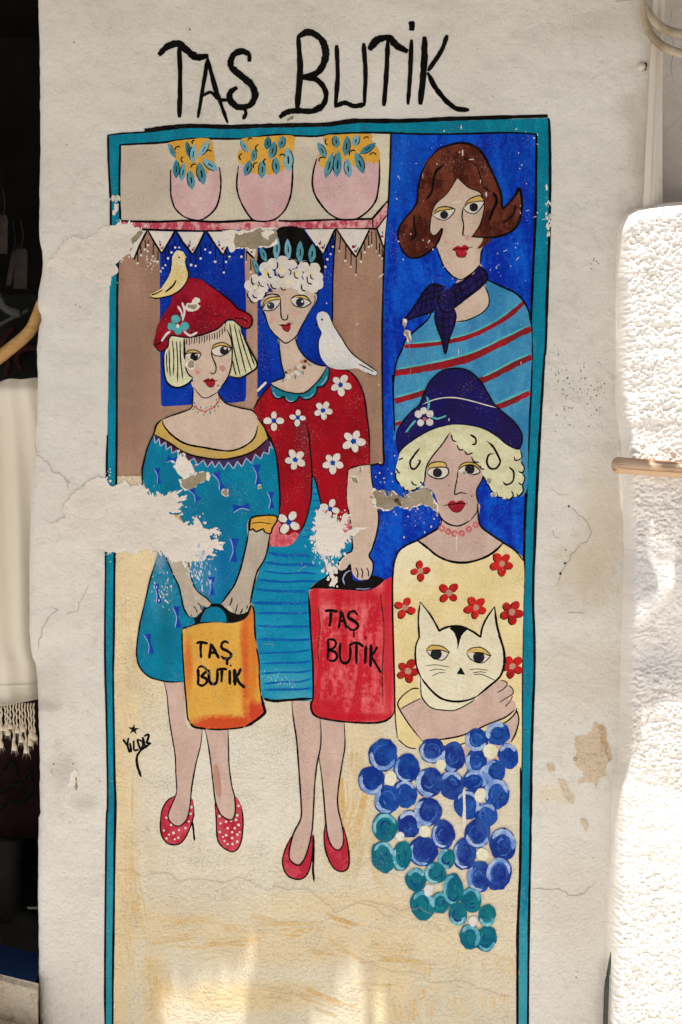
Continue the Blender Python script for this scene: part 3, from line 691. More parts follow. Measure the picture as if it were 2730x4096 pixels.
lines(bu, "drip_line", BLACK, *[(4, [a, (a[0] * .5 + b[0] * .5 + 1, a[1] * .4 + b[1] * .5 + (a[1]) * .1), b]) for a, b in drip], taper=0.4)
dots(bu, "drip_dot", WHITEP, NV, *sum(([b[0], b[1], rnd.uniform(3.4, 5.6)] for a, b in drip), []))
dots(bu, "cherry", LIP, A, 475, 1020, 9, 488, 1045, 9, 705, 1025, 9, 730, 1058, 9, 937, 1022, 10, 962, 1050, 10, 1170, 1045, 7, 1190, 1075, 9)
dots(bu, "cherry", LIP, B, 732, 1345, 14, 762, 1388, 14, 1083, 1378, 17, 1107, 1425, 15, 1385, 1270, 14)
lines(bu, "cherry_leaf", LEAF3, *[(5, s) for s in (A(470, 985, 474, 1010), A(495, 1040, 505, 1030), A(708, 980, 708, 1015), A(735, 1050, 745, 1035), A(932, 985, 940, 1010), A(968, 1045, 980, 1030), B(740, 1310, 745, 1340), B(775, 1385, 785, 1350), B(1100, 1385, 1115, 1355), B(1120, 1420, 1138, 1380), B(1385, 1215, 1390, 1250))])

# ---------------------------------------------------------------- standing woman in the red jacket
b = figure("painted_woman", "painted woman in red flowered jacket and black hat, holding the red bag")
fill(b, "shoe", SHOE, L(1150, 1003, 1110, 1070, 1085, 1150, 1090, 1210, 1120, 1260, 1180, 1282, 1230, 1260, 1260, 1190, 1275, 1080, 1275, 1000, 1240, 1050))
fill(b, "shoe", SHOE, L(1355, 928, 1345, 1000, 1350, 1080, 1375, 1160, 1405, 1210, 1450, 1232, 1490, 1215, 1502, 1160, 1490, 1050, 1465, 950, 1420, 1000))
lines(b, "shoe_outline", BLACK, (6, L(1150, 1003, 1110, 1070, 1085, 1150, 1090, 1210, 1120, 1260, 1180, 1282, 1230, 1260, 1260, 1190, 1275, 1080, 1275, 1000)), (6, L(1352, 928, 1345, 1000, 1350, 1080, 1375, 1160, 1405, 1210, 1450, 1232, 1490, 1215, 1502, 1160, 1490, 1050, 1465, 950)))
fill(b, "leg", SKINP, L(1142, 162, 1142, 162, 1150, 260, 1170, 390, 1180, 500, 1190, 650, 1200, 800, 1198, 900, 1150, 1000, 1125, 1120, 1140, 1170, 1190, 1190, 1230, 1130, 1265, 1000, 1275, 900, 1285, 700, 1300, 560, 1322, 450, 1325, 350, 1318, 270, 1260, 155, 1260, 155))
fill(b, "leg", SKINP, L(1318, 265, 1318, 265, 1322, 450, 1320, 530, 1330, 640, 1345, 800, 1355, 920, 1370, 1020, 1400, 1080, 1440, 1095, 1465, 1050, 1460, 960, 1430, 820, 1435, 700, 1460, 540, 1475, 440, 1470, 290, 1470, 290))
lines(b, "leg_outline", BLACK, (6, L(1142, 162, 1150, 260, 1170, 390, 1180, 500, 1190, 650, 1200, 800, 1198, 900, 1150, 1000, 1125, 1120, 1140, 1170, 1190, 1190, 1230, 1130, 1265, 1000, 1275, 900, 1285, 700, 1300, 560, 1322, 450, 1325, 350, 1318, 270)), (6, L(1310, 500, 1330, 640, 1345, 800, 1355, 920, 1370, 1020, 1400, 1080, 1440, 1095, 1465, 1050, 1460, 960, 1430, 820, 1435, 700, 1460, 540, 1475, 440, 1470, 290)))
lines(b, "heel", BLACK, (9, L(1278, 1000, 1278, 1120, 1275, 1220, 1282, 1298)), taper=0.2)
skirt = G(620, 1130, 560, 1500, 420, 1790, 180, 1830, 100, 2050, 20, 2300) + J(0, 540, 45, 600, 55, 860, 95, 1100, 115, 1400, 145, 1552, 250, 1575, 400, 1565, 660, 1550, 660, 1200, 640, 800, 620, 420, 800, 300, 930, 220, 1050, 20) + G(1000, 1870, 1005, 1700, 760, 1500, 690, 1370, 650, 1200)
fill(b, "skirt", SKIRT, skirt)
lines(b, "skirt_stripe", SKSTR, *[(rnd.uniform(7, 13), J(x0, y0, x0 * .6 + x1 * .4, (y0 + y1) / 2 + rnd.uniform(2, 14), x0 * .25 + x1 * .75, (y0 + y1) / 2 + rnd.uniform(0, 12), x1, y1)) for x0, y0, x1, y1 in ((190, 25, 640, 70), (150, 125, 700, 160), (140, 220, 700, 250), (80, 310, 720, 330), (50, 410, 610, 435), (30, 550, 620, 545), (70, 660, 620, 655), (70, 790, 640, 800), (80, 930, 640, 930), (100, 1080, 640, 1040), (120, 1190, 645, 1160), (120, 1290, 650, 1255), (140, 1400, 650, 1340), (150, 1460, 650, 1440))],
      *[(6, G(*q)) for q in ((615, 1315, 672, 1310), (610, 1385, 690, 1375), (590, 1460, 705, 1450), (530, 1670, 640, 1665), (430, 1740, 630, 1725), (890, 1880, 1000, 1850), (950, 1770, 1000, 1765), (180, 1790, 330, 1810), (620, 1250, 655, 1250))], taper=0.2)
lines(b, "skirt_outline", BLACK, (11, J(145, 1552, 250, 1578, 400, 1568, 660, 1550)))
fill(b, "hat", BLACK, E(450, 150, 520, 122, 640, 122, 720, 160, 780, 240, 850, 330, 900, 400, 930, 470, 935, 540, 910, 620, 800, 570, 600, 500, 400, 500, 290, 580, 220, 612, 215, 560, 235, 470, 260, 380, 370, 330, 430, 260))
fill(b, "neck", SKIN, E(462, 1290, 470, 1400, 490, 1550, 520, 1690, 380, 1755, 380, 1755, 450, 1830, 600, 1867, 720, 1855, 840, 1760, 920, 1660, 965, 1585, 965, 1585, 850, 1560, 740, 1490, 670, 1400, 640, 1320, 638, 1265))
fill(b, "jacket", JACKET, G(40, 490, 80, 400, 150, 310, 205, 245, 205, 245, 230, 290, 500, 335, 640, 250, 760, 70, 760, 70, 800, 85, 900, 95, 970, 110, 1050, 190, 1100, 290, 1130, 400, 1150, 560, 1170, 720, 1175, 1022, 1175, 1022, 1060, 1040, 970, 1075, 970, 1075, 960, 1200, 960, 1350, 985, 1540, 1005, 1670, 930, 1700, 850, 1560, 780, 1520, 720, 1470, 690, 1370, 650, 1200, 615, 1120, 615, 1120, 605, 1300, 590, 1420, 540, 1600, 480, 1710, 400, 1810, 260, 1830, 190, 1810, 210, 1680, 280, 1550, 295, 1300, 270, 1000, 240, 860, 190, 740, 130, 630, 70, 550))
fill(b, "jacket_hem", HEM, G(285, 1560, 230, 1650, 195, 1740, 190, 1810, 260, 1830, 400, 1815, 480, 1715, 430, 1690, 380, 1720, 340, 1680, 300, 1600))
fill(b, "jacket_hem", HEM, G(900, 1560, 950, 1530, 985, 1560, 1003, 1670, 935, 1700, 890, 1640))
lines(b, "jacket_outline", BLACK, (6, G(40, 490, 80, 400, 150, 310, 205, 245)), (6, G(900, 95, 970, 110, 1050, 190, 1100, 290, 1130, 400, 1150, 560, 1170, 720, 1178, 1022)), (6, G(1180, 1022, 1060, 1042, 970, 1075, 960, 1200, 955, 1350, 982, 1540, 1005, 1700, 1010, 1780, 1000, 1870)), (7, G(555, 620, 580, 740, 592, 860, 605, 1000, 610, 1120, 605, 1300, 590, 1420, 540, 1600, 480, 1710)), (6, G(610, 1120, 650, 1200, 690, 1370, 715, 1470)), (6, G(75, 560, 190, 740, 240, 860, 270, 1000, 295, 1300, 290, 1500)))
fill(b, "collar", COLLAR, G(205, 250, 205, 250, 215, 330, 250, 375, 300, 375, 335, 355, 335, 355, 360, 400, 420, 415, 465, 390, 485, 355, 485, 355, 530, 385, 590, 380, 650, 330, 660, 265, 660, 265, 720, 260, 770, 190, 775, 100, 755, 70, 755, 70, 700, 170, 630, 250, 560, 310, 480, 330, 350, 310, 260, 270))
lines(b, "collar_outline", BLACK, (6, G(205, 250, 215, 330, 250, 375, 300, 377, 335, 355, 335, 355, 360, 400, 420, 418, 465, 392, 485, 355, 485, 355, 530, 388, 590, 382, 650, 330, 660, 265, 660, 265, 720, 260, 770, 190, 778, 100, 762, 70)), (5, G(205, 240, 260, 272, 350, 312, 480, 332, 560, 312, 630, 250, 700, 170, 755, 70)))
lines(b, "collar_glint", ZIGE, (3, G(230, 315, 262, 360, 300, 365)), (3, G(350, 370, 390, 405, 430, 402)), (3, G(530, 370, 590, 365, 625, 330)), (3, G(700, 245, 740, 200, 755, 160)))
lines(b, "neck_outline", BLACK, (5, E(460, 1290, 468, 1400, 488, 1550, 520, 1690, 450, 1725, 380, 1755)), (5, E(638, 1270, 642, 1320, 672, 1400, 740, 1490, 850, 1560, 960, 1588)))
dots(b, "necklace_bead", BROWNSP, E, 540, 1650, 16, 640, 1610, 20, 700, 1540, 20, 575, 1625, 14)
dots(b, "necklace_bead", WHITEP, E, 560, 1690, 26, 600, 1660, 18, 665, 1590, 18, 690, 1565, 14, 640, 1640, 20, 665, 1660, 16)
dots(b, "necklace_bead", HAIRB, E, 725, 1595, 20, 738, 1530, 18, 537, 1645, 12)
lines(b, "necklace_leaf", LEAF3, (5, E(500, 1755, 510, 1710)), (5, E(628, 1670, 635, 1720)), (5, E(705, 1630, 718, 1670)), (5, E(760, 1545, 795, 1580)))
fill(b, "face", SKIN, E(275, 900, 278, 960, 318, 1050, 350, 1150, 390, 1220, 450, 1280, 520, 1337, 560, 1332, 640, 1270, 690, 1180, 750, 1070, 810, 960, 850, 910, 862, 850, 840, 812, 780, 780, 600, 740, 440, 760, 330, 830))
lines(b, "face_outline", BLACK, (5, E(280, 960, 318, 1050, 350, 1150, 390, 1220, 450, 1280, 520, 1337, 560, 1332, 640, 1270, 690, 1180, 750, 1070, 800, 980)), (3.5, E(800, 985, 850, 910, 863, 850, 850, 820)), (3, E(832, 840, 840, 880, 830, 930)), (3, E(278, 940, 300, 1020, 325, 1055)))
dots(b, "blush", BLUSH, E, 405, 1078, 30, 650, 1042, 32, jit=.25)
fill(b, "eye_white", EYEW, E(290, 980, 330, 920, 400, 890, 474, 885, 470, 930, 420, 985, 360, 1002, 300, 998), E(582, 885, 620, 862, 690, 868, 760, 893, 797, 920, 740, 960, 690, 967, 630, 950, 600, 920))
dots(b, "iris", IRISB, E, 376, 950, 40, 684, 915, 46, jit=.03)
dots(b, "eye_glint", WHITEP, E, 362, 938, 9, 706, 905, 12)
fill(b, "eyelid", LID, E(290, 960, 310, 905, 370, 865, 460, 855, 475, 885, 400, 890, 340, 915), E(630, 860, 700, 842, 750, 862, 793, 912, 740, 885, 680, 868))
lines(b, "eye_outline", BLACK, (4, E(290, 985, 330, 920, 400, 892, 474, 885)), (4, E(290, 975, 310, 905, 370, 865, 468, 855)), (5, E(280, 900, 320, 850, 380, 828, 450, 838, 478, 868)), (4, E(290, 985, 330, 1002, 400, 995, 450, 955, 474, 915)), (5, E(582, 882, 640, 845, 720, 842, 765, 870, 797, 918)), (4, E(640, 860, 700, 868, 760, 890, 797, 920, 740, 960, 690, 967, 630, 950, 600, 920, 582, 882)))
lines(b, "nose", BLACK, (5, E(476, 865, 480, 950, 484, 1050, 500, 1092, 540, 1097, 554, 1070, 553, 1038)))
fill(b, "lips", LIP, E(470, 1152, 510, 1140, 530, 1146, 575, 1120, 584, 1180, 555, 1218, 515, 1202, 495, 1172))
lines(b, "lip_line", BLACK, (4, E(460, 1150, 510, 1158, 560, 1150, 610, 1132)), (3, E(495, 1172, 515, 1202, 555, 1220, 584, 1180)))
mb = MB()
for q in ((160, 740, 60), (210, 680, 58), (290, 690, 60), (200, 850, 66), (262, 830, 60), (320, 560, 66), (400, 510, 60), (500, 490, 64), (600, 510, 56), (730, 535, 60), (830, 565, 66), (870, 650, 55), (862, 720, 66), (350, 620, 66), (490, 590, 62), (650, 620, 62), (780, 640, 70), (420, 710, 72), (540, 700, 74), (650, 710, 74), (735, 740, 66), (300, 770, 55), (820, 770, 52), (700, 790, 42), (570, 620, 60)):
    (x, y), = E(q[0], q[1]); mb = MB(); mb.poly(ell(x, y, q[2] / E.k, n=16, jit=.05)); mb.build("curl", WHITEP, b)
dots(b, "curl_shade", DOVE, E, 370, 505, 36, 690, 545, 34, 790, 660, 30, 215, 830, 34, 400, 690, 40, 540, 560, 34, 190, 720, 30, 850, 720, 34)
dots(b, "curl_tint", BIRDY, E, 490, 578, 40, 335, 605, 30, 650, 615, 30, 215, 755, 28, 560, 705, 30, 800, 630, 22)
arcs = [(370, 715, 395, 765, 440, 772), (450, 610, 480, 655, 520, 640), (620, 590, 630, 650, 670, 665), (560, 565, 590, 595, 575, 630), (755, 640, 765, 710, 810, 725), (695, 720, 705, 785, 745, 795), (480, 755, 500, 785, 540, 780), (340, 775, 370, 800, 405, 795), (245, 690, 270, 740, 310, 750), (190, 830, 200, 860, 240, 868), (175, 650, 180, 710, 205, 730), (150, 860, 170, 905, 210, 925), (130, 815, 140, 860, 165, 880), (560, 470, 620, 465, 655, 510), (700, 495, 760, 490, 790, 540), (790, 620, 800, 665, 830, 670), (325, 800, 320, 840, 295, 868), (440, 490, 450, 530, 435, 565), (345, 600, 360, 650, 385, 655), (880, 780, 865, 815, 830, 818)]
lines(b, "curl_line", BLACK, *[(5.5, E(*q)) for q in arcs], taper=0.15)
leaves(b, (LEAF2, LEAF2, LEAF1), BLACK, E, 445, 222, 435, 477, 78, 550, 250, 565, 462, 78, 685, 270, 682, 505, 82, 815, 305, 800, 505, 86, 270, 333, 330, 492, 68, 198, 452, 242, 612, 56, name="hat_leaf")
def flower(par, cr, cx, cy, r, n=5, rot=0.0, mat=None, cmat=None, cr_=0.24, shade=True):
    pet, shd = [], []
    for k in range(n):
        a = rot + 2 * math.pi * k / n; q = r * rnd.uniform(.92, 1.08)
        (x, y), = cr(cx + math.cos(a) * q * .60, cy + math.sin(a) * q * .60); s_ = q / cr.k
        shd.append(ell(x - 3.6, y + 2.2, s_ * .43, s_ * .34, a, 14, .06)); pet.append(ell(x, y, s_ * .42, s_ * .32, a, 14, .06))
    if shade:
        for s in shd: mb = MB(); mb.poly(s); mb.build("petal_edge", BLACK, par)
    for s in pet: mb = MB(); mb.poly(s); mb.build("petal", mat, par)
    (x, y), = cr(cx, cy); mb = MB(); mb.poly(ell(x, y, r * cr_ / cr.k, n=10, jit=.15)); mb.build("flower_centre", cmat, par)
for cx, cy, r, n, ro in ((890, 245, 104, 5, .2), (720, 495, 96, 5, .2), (470, 565, 84, 4, .1), (238, 597, 98, 4, 0), (445, 978, 100, 5, .5), (1017, 798, 112, 5, .1), (812, 1010, 102, 5, .3), (790, 1460, 96, 4, .3), (382, 1590, 122, 4, .55)):
    flower(b, G, cx, cy, r, n, ro, WHITEP, BOW)
bird = figure("painted_bird", "painted white dove on the red jacket's shoulder")
fill(bird, "body", DOVE, E(920, 1010, 870, 1030, 855, 1080, 860, 1130, 875, 1180, 905, 1235, 880, 1310, 878, 1400, 895, 1480, 930, 1540, 990, 1590, 1080, 1615, 1200, 1610, 1280, 1605, 1380, 1650, 1470, 1682, 1492, 1645, 1420, 1590, 1300, 1510, 1200, 1420, 1130, 1310, 1060, 1200, 1010, 1110, 975, 1040))
fill(bird, "beak", BLACK, E(830, 1162, 862, 1122, 866, 1158), smooth=False)
dots(bird, "eye", BLACK, E, 912, 1095, 11)
lines(bird, "outline", BLACK, (4, E(1010, 1110, 1060, 1200, 1130, 1310, 1200, 1420, 1300, 1510, 1420, 1590, 1492, 1645)), (3, E(860, 1080, 862, 1130, 878, 1180, 905, 1235, 880, 1310, 878, 1400, 895, 1480, 930, 1540, 980, 1588)), (5, E(1295, 1558, 1380, 1600, 1455, 1640)), (3, E(1380, 1650, 1470, 1682, 1492, 1645)))
lines(bird, "wing_line", WHITEP, (4, E(980, 1300, 985, 1400, 1040, 1520, 1110, 1590)), (3, E(1040, 1280, 1060, 1380, 1120, 1480)))
bag = figure("painted_bag", "painted red shopping bag lettered TAŞ BUTİK in black")
redbag = J(625, 430, 625, 430, 700, 400, 880, 410, 1000, 415, 1200, 415, 1300, 400, 1380, 330, 1490, 278, 1490, 278, 1495, 400, 1490, 600, 1500, 1000, 1512, 1500, 1510, 1680, 1480, 1740, 1400, 1790, 1250, 1805, 1000, 1790, 800, 1765, 700, 1740, 650, 1690, 638, 1600, 660, 1540, 660, 1200, 640, 900, 628, 600)
fill(bag, "bag_body", BAGR, redbag)
fill(bag, "handle", BLACKW, J(625, 412, 700, 340, 780, 290, 860, 230, 920, 200, 990, 200, 1030, 150, 1060, 165, 1068, 260, 1080, 310, 1130, 325, 1230, 315, 1285, 268, 1400, 310, 1330, 380, 1200, 425, 1000, 415, 850, 405, 700, 400))
lines(bag, "handle_glint", ZIGE, (5, J(1052, 213, 1005, 240, 975, 300, 992, 360)), (3, J(1110, 405, 1200, 408, 1260, 398)))
lines(bag, "outline", BLACK, (8, J(612, 440, 625, 600, 640, 900, 660, 1200, 662, 1540, 640, 1600, 652, 1690, 700, 1740, 800, 1768, 1000, 1795, 1250, 1808, 1400, 1790, 1480, 1740, 1512, 1680)), (6, J(1490, 280, 1490, 600, 1500, 1000, 1514, 1500, 1512, 1680)))
lines(bag, "fold_line", HAIRB, (5, J(1365, 480, 1395, 700, 1402, 950, 1385, 1250, 1392, 1620)), (5, J(712, 580, 735, 800, 715, 1000, 718, 1180)))
def text(par, cr, w_, strokes, mat=None):
    for s in strokes:
        lines(par, "letter", mat or BLACK, *[((q[0] if isinstance(q[0], (int, float)) and len(q) == 2 and isinstance(q[1], list) else w_), cr(*(q[1] if len(q) == 2 and isinstance(q[1], list) else q))) for q in s], taper=0.55)
text(bag, J, 11, [[[785, 635, 850, 632, 920, 642], [848, 640, 845, 720, 832, 802]], [[955, 632, 945, 730, 928, 818], [960, 640, 985, 720, 1012, 822], [940, 742, 1000, 742]],
    [[1128, 682, 1090, 640, 1042, 655, 1032, 705, 1095, 745, 1135, 790, 1100, 832, 1050, 828, 1020, 790], (7, [1088, 840, 1088, 918])],
    [[815, 935, 822, 1040, 812, 1140], [812, 938, 870, 935, 902, 970, 880, 1020, 825, 1045, 825, 1045, 890, 1065, 914, 1110, 880, 1158, 810, 1145]],
    [[945, 968, 942, 1080, 955, 1160, 1000, 1182, 1040, 1150, 1052, 1080, 1048, 1000]], [[1038, 1000, 1090, 970, 1150, 980, 1186, 1016], [1115, 980, 1115, 1190]],
    [[1215, 1000, 1206, 1192], (9, [1212, 905, 1214, 930])], [(14, [1265, 988, 1268, 1100, 1260, 1222]), [1337, 1008, 1305, 1060, 1272, 1108], [1272, 1110, 1320, 1195, 1372, 1282]]])
arm_r = G(970, 1078, 970, 1078, 1080, 1042, 1180, 1030, 1180, 1030, 1195, 1150, 1215, 1280, 1245, 1400, 1265, 1550, 1245, 1700, 1200, 1850, 1170, 1920, 1208, 1990, 1200, 2080, 1165, 2150, 1060, 2150, 1005, 2080, 995, 2010, 975, 1995, 940, 2050, 880, 2060, 875, 1980, 930, 1910, 1000, 1870, 1010, 1750, 985, 1530, 955, 1380, 960, 1200)
fill(b, "arm", SKIN, arm_r)
lines(b, "arm_outline", BLACK, (6, G(1183, 1030, 1195, 1150, 1215, 1280, 1245, 1400, 1265, 1550, 1245, 1700, 1200, 1850, 1170, 1920, 1208, 1990, 1203, 2080, 1165, 2152, 1100, 2155)), (6, G(868, 2050, 875, 1980, 930, 1910, 1000, 1870, 1008, 1780)))
lines(b, "finger_line", BLACK, (5, G(1040, 2035, 1060, 2085, 1052, 2140)), (5, G(1090, 2040, 1108, 2085, 1098, 2140)), (5, G(1145, 2035, 1165, 2080, 1162, 2125)))

# ---------------------------------------------------------------- standing woman in the red beret
a = figure("painted_woman", "painted blonde woman in crimson beret and turquoise dress, holding the orange bag")
shoeL = L(410, 758, 370, 780, 340, 820, 322, 880, 320, 980, 350, 1045, 400, 1065, 450, 1050, 490, 990, 525, 890, 528, 820, 515, 772, 480, 800, 430, 800)
shoeR = L(660, 798, 668, 900, 672, 1000, 690, 1060, 740, 1100, 780, 1106, 815, 1070, 832, 1000, 836, 900, 825, 820, 790, 762, 740, 800)
fill(a, "shoe", SHOE, shoeL); fill(a, "shoe", SHOE, shoeR)
lines(a, "shoe_outline", BLACK, (6, shoeL[:-3]), (6, shoeR[:-2]))
dots(a, "shoe_dot", WHITEP, L, *sum(([x, y, rnd.uniform(6, 9)] for x, y in ((355, 895), (340, 975), (372, 1000), (400, 990), (430, 1020), (435, 972), (475, 960), (497, 918), (508, 870), (512, 828), (385, 940), (356, 1025), (408, 1030), (688, 885), (695, 930), (690, 985), (730, 920), (740, 960), (768, 985), (800, 880), (793, 908), (808, 940), (808, 820), (730, 1005), (768, 1022), (800, 1000), (770, 1060), (740, 1060), (800, 1045), (815, 985), (720, 1040), (762, 915), (710, 1015), (785, 960))), []))
lines(a, "heel", BLACK, (8, L(517, 915, 525, 970, 532, 1040)), taper=.2)
fill(a, "leg", SKINP, L(340, 40, 340, 40, 358, 120, 372, 260, 388, 370, 410, 500, 415, 620, 420, 720, 410, 775, 368, 870, 380, 920, 430, 948, 480, 910, 502, 830, 515, 700, 540, 560, 570, 440, 582, 335, 582, 335, 480, 310, 470, 40, 470, 40))
fill(a, "leg", SKINP, L(598, 340, 598, 340, 620, 450, 635, 560, 655, 740, 668, 810, 700, 880, 765, 907, 788, 850, 782, 760, 765, 690, 748, 560, 745, 440, 742, 335, 742, 335))
fill(a, "leg_smear", BROWNSP, L(655, 570, 685, 590, 700, 740, 680, 765, 655, 690))
lines(a, "leg_outline", BLACK, (5.5, L(340, 40, 358, 120, 372, 260, 388, 370, 410, 500, 415, 620, 420, 720, 408, 770, 368, 870, 380, 920, 430, 948, 480, 910, 502, 830, 515, 700, 540, 560, 570, 440, 582, 335)), (5.5, L(598, 340, 620, 450, 635, 560, 655, 740, 668, 810, 700, 880, 765, 907, 788, 850, 782, 760, 765, 690, 748, 560, 745, 440, 742, 335)))
dress = F(285, 335, 285, 335, 230, 450, 190, 600, 172, 700, 175, 830, 230, 1000, 320, 1450, 300, 1580, 250, 1760, 200, 1980, 150, 2200) + I(78, 750, 78, 870, 110, 970, 200, 1060, 340, 1105, 440, 1115, 580, 1115, 580, 1115, 580, 600, 720, 500, 1010, 480) + F(1000, 2100, 950, 1990, 1050, 1830, 1150, 1620, 1200, 1400, 1225, 1160, 1510, 1148, 1510, 1148, 1520, 1000, 1515, 850, 1500, 650, 1470, 480, 1410, 370, 1410, 370, 1250, 500, 1000, 570, 650, 520)
fill(a, "dress", TURQ, dress)
def bow(cr, x1, y1, x2, y2, w_):
    p, q = cr(x1, y1, x2, y2); w_ = w_ * 1.35 / cr.k / 2
    dx, dy = q[0] - p[0], q[1] - p[1]; l = math.hypot(dx, dy); nx, ny = -dy / l, dx / l; mx, my = (p[0] + q[0]) / 2, (p[1] + q[1]) / 2
    return [(p[0] + nx * w_, p[1] + ny * w_), (p[0] - nx * w_, p[1] - ny * w_), (mx - nx * w_ * .25, my - ny * w_ * .25), (q[0] - nx * w_ * .85, q[1] - ny * w_ * .85), (q[0] + nx * w_ * .85, q[1] + ny * w_ * .85), (mx + nx * w_ * .25, my + ny * w_ * .25)]
bows = [(F, 318, 668, 342, 820, 45), (F, 415, 575, 515, 592, 60), (F, 895, 705, 962, 875, 62), (F, 650, 860, 722, 985, 58), (F, 1290, 635, 1312, 830, 62), (F, 1062, 1060, 1222, 1043, 65), (F, 1430, 900, 1440, 1065, 50), (F, 1080, 1355, 1065, 1585, 66), (F, 848, 1735, 857, 1912, 56), (F, 308, 1805, 337, 1990, 45), (F, 508, 2022, 525, 2230, 55), (F, 822, 1275, 828, 1360, 45), (I, 185, 615, 230, 820, 56)]
for q in bows:
    p = bow(*q); fill(a, "bow", BOW, p, smooth=False)
lines(a, "bow_edge", ZIGE, *[(2.6, [bow(*q)[0], bow(*q)[5], bow(*q)[4]]) for q in bows])
yk_out = F(360, 195, 310, 250, 285, 335, 420, 410, 600, 520, 800, 570, 1000, 580, 1200, 530, 1320, 460, 1410, 370, 1370, 270, 1305, 185)
yk_in = F(1305, 250, 1270, 370, 1180, 450, 1060, 495, 950, 495, 800, 470, 600, 430, 470, 350, 390, 260, 365, 195)
zig = F(285, 335, 300, 430, 335, 375, 350, 455, 400, 410, 410, 490, 455, 450, 465, 525, 515, 490, 530, 560, 580, 520, 620, 610, 680, 570, 715, 640, 770, 590, 810, 660, 855, 600, 885, 665, 925, 605, 970, 680, 1015, 610, 1065, 675, 1105, 600, 1150, 655, 1190, 570, 1245, 620, 1280, 530, 1330, 580, 1360, 510, 1410, 530, 1420, 455, 1450, 480, 1410, 370)
fill(a, "zigzag_trim", ZIG, zig + F(1320, 455, 1200, 525, 1000, 575, 800, 565, 600, 515, 420, 405), smooth=False)
mb = MB(); zz = [p for q in zig for p in (q, q)]
mb.strip(*ribbon(zz, 4, .8)); mb.build("zigzag_line", ZIGE, a)
fill(a, "yoke", YOKE, yk_out + yk_in, smooth=False)
chest = D(606, 1480, 612, 1560, 608, 1690, 590, 1760, 500, 1800, 380, 1840, 290, 1878, 290, 1878) + yk_in[::-1] + D(1275, 1832, 1275, 1832, 1230, 1785, 1100, 1750, 960, 1700, 890, 1630, 868, 1590, 860, 1500)
fill(a, "neck", SKIN, chest)
lines(a, "neck_outline", BLACK, (5, D(612, 1540, 612, 1600, 606, 1690, 590, 1760, 500, 1800, 380, 1840, 290, 1878)), (6, D(868, 1590, 890, 1640, 960, 1710, 1100, 1755, 1230, 1785, 1277, 1840)), (7, yk_in), (7, F(285, 335, 420, 410, 600, 520, 800, 570, 1000, 580, 1200, 530, 1320, 460, 1410, 370)))
lines(a, "dress_outline", BLACK, (7, F(360, 195, 310, 250, 285, 335, 230, 450, 190, 600, 172, 700, 175, 835)), (7, F(1305, 185, 1370, 270, 1410, 370, 1470, 480, 1500, 650, 1515, 850, 1522, 1000, 1510, 1150)), (6, F(300, 1600, 250, 1760, 200, 1980, 150, 2200) + I(75, 750, 78, 870, 110, 970, 200, 1060, 340, 1105, 440, 1117, 565, 1115)), (7, F(1510, 1148, 1400, 1130, 1240, 1160, 1215, 1300)))
lines(a, "necklace", BLACK, (3, D(600, 1730, 690, 1783, 740, 1787, 800, 1770, 870, 1700, 890, 1652)))
lines(a, "necklace_drop", LEAF3, *[(6, D(*q)) for q in ((620, 1690, 628, 1720), (615, 1760, 605, 1780), (665, 1790, 655, 1815), (690, 1740, 690, 1765), (725, 1815, 722, 1838), (752, 1740, 745, 1765), (787, 1790, 790, 1825), (800, 1730, 800, 1750), (835, 1770, 838, 1795), (852, 1660, 855, 1680), (870, 1725, 875, 1750), (895, 1690, 905, 1700))])
dots(a, "necklace_bead", REDB, D, 637, 1745, 17, 688, 1782, 17, 738, 1795, 18, 788, 1768, 16, 832, 1745, 16, 865, 1700, 15, 883, 1657, 13)
fill(a, "hair", BLONDE, D(380, 1005, 335, 1120, 305, 1280, 320, 1440, 360, 1510, 430, 1545, 500, 1530, 570, 1490, 607, 1440, 560, 1400, 530, 1320, 525, 1200, 520, 1020))
fill(a, "hair", BLONDE, D(970, 850, 1085, 865, 1110, 960, 1170, 1080, 1230, 1200, 1277, 1290, 1265, 1345, 1200, 1390, 1120, 1435, 1050, 1440, 980, 1415, 1010, 1330, 1020, 1200, 1010, 1040, 960, 930))
fill(a, "face", SKIN, D(518, 1020, 522, 1200, 530, 1310, 565, 1400, 605, 1440, 620, 1540, 660, 1600, 710, 1645, 760, 1650, 820, 1620, 880, 1570, 940, 1490, 985, 1410, 1010, 1300, 1020, 1150, 1005, 1030, 955, 900, 900, 870, 700, 960))
lines(a, "face_outline", BLACK, (8, D(518, 1030, 520, 1150, 522, 1250)), (6, D(525, 1310, 560, 1400, 607, 1440)), (3.5, D(620, 1540, 660, 1600, 710, 1645, 760, 1650, 820, 1620, 870, 1590)), (5, D(868, 1585, 940, 1490, 985, 1410, 1012, 1300, 1020, 1150, 1005, 1030, 960, 930)))
lines(a, "hair_line", BLACK, *[(4.5, D(*q)) for q in ((392, 1050, 408, 1200, 405, 1420), (435, 1050, 450, 1250, 448, 1485), (475, 1050, 480, 1250, 505, 1460), (360, 1140, 365, 1300, 372, 1430), (335, 1180, 335, 1300, 345, 1390), (990, 870, 1030, 1100, 1105, 1425), (1040, 880, 1090, 1100, 1165, 1400), (1085, 920, 1150, 1150, 1228, 1380), (1020, 1250, 1040, 1340, 1062, 1420), (1170, 1080, 1220, 1220, 1255, 1320))], (7, D(305, 1180, 303, 1300, 320, 1440, 360, 1512, 430, 1545, 500, 1532, 570, 1492, 607, 1440)), (8, D(1110, 930, 1170, 1080, 1235, 1200, 1280, 1290, 1268, 1345, 1200, 1392, 1120, 1437, 1050, 1442, 980, 1415)), taper=.2)
ticks = []
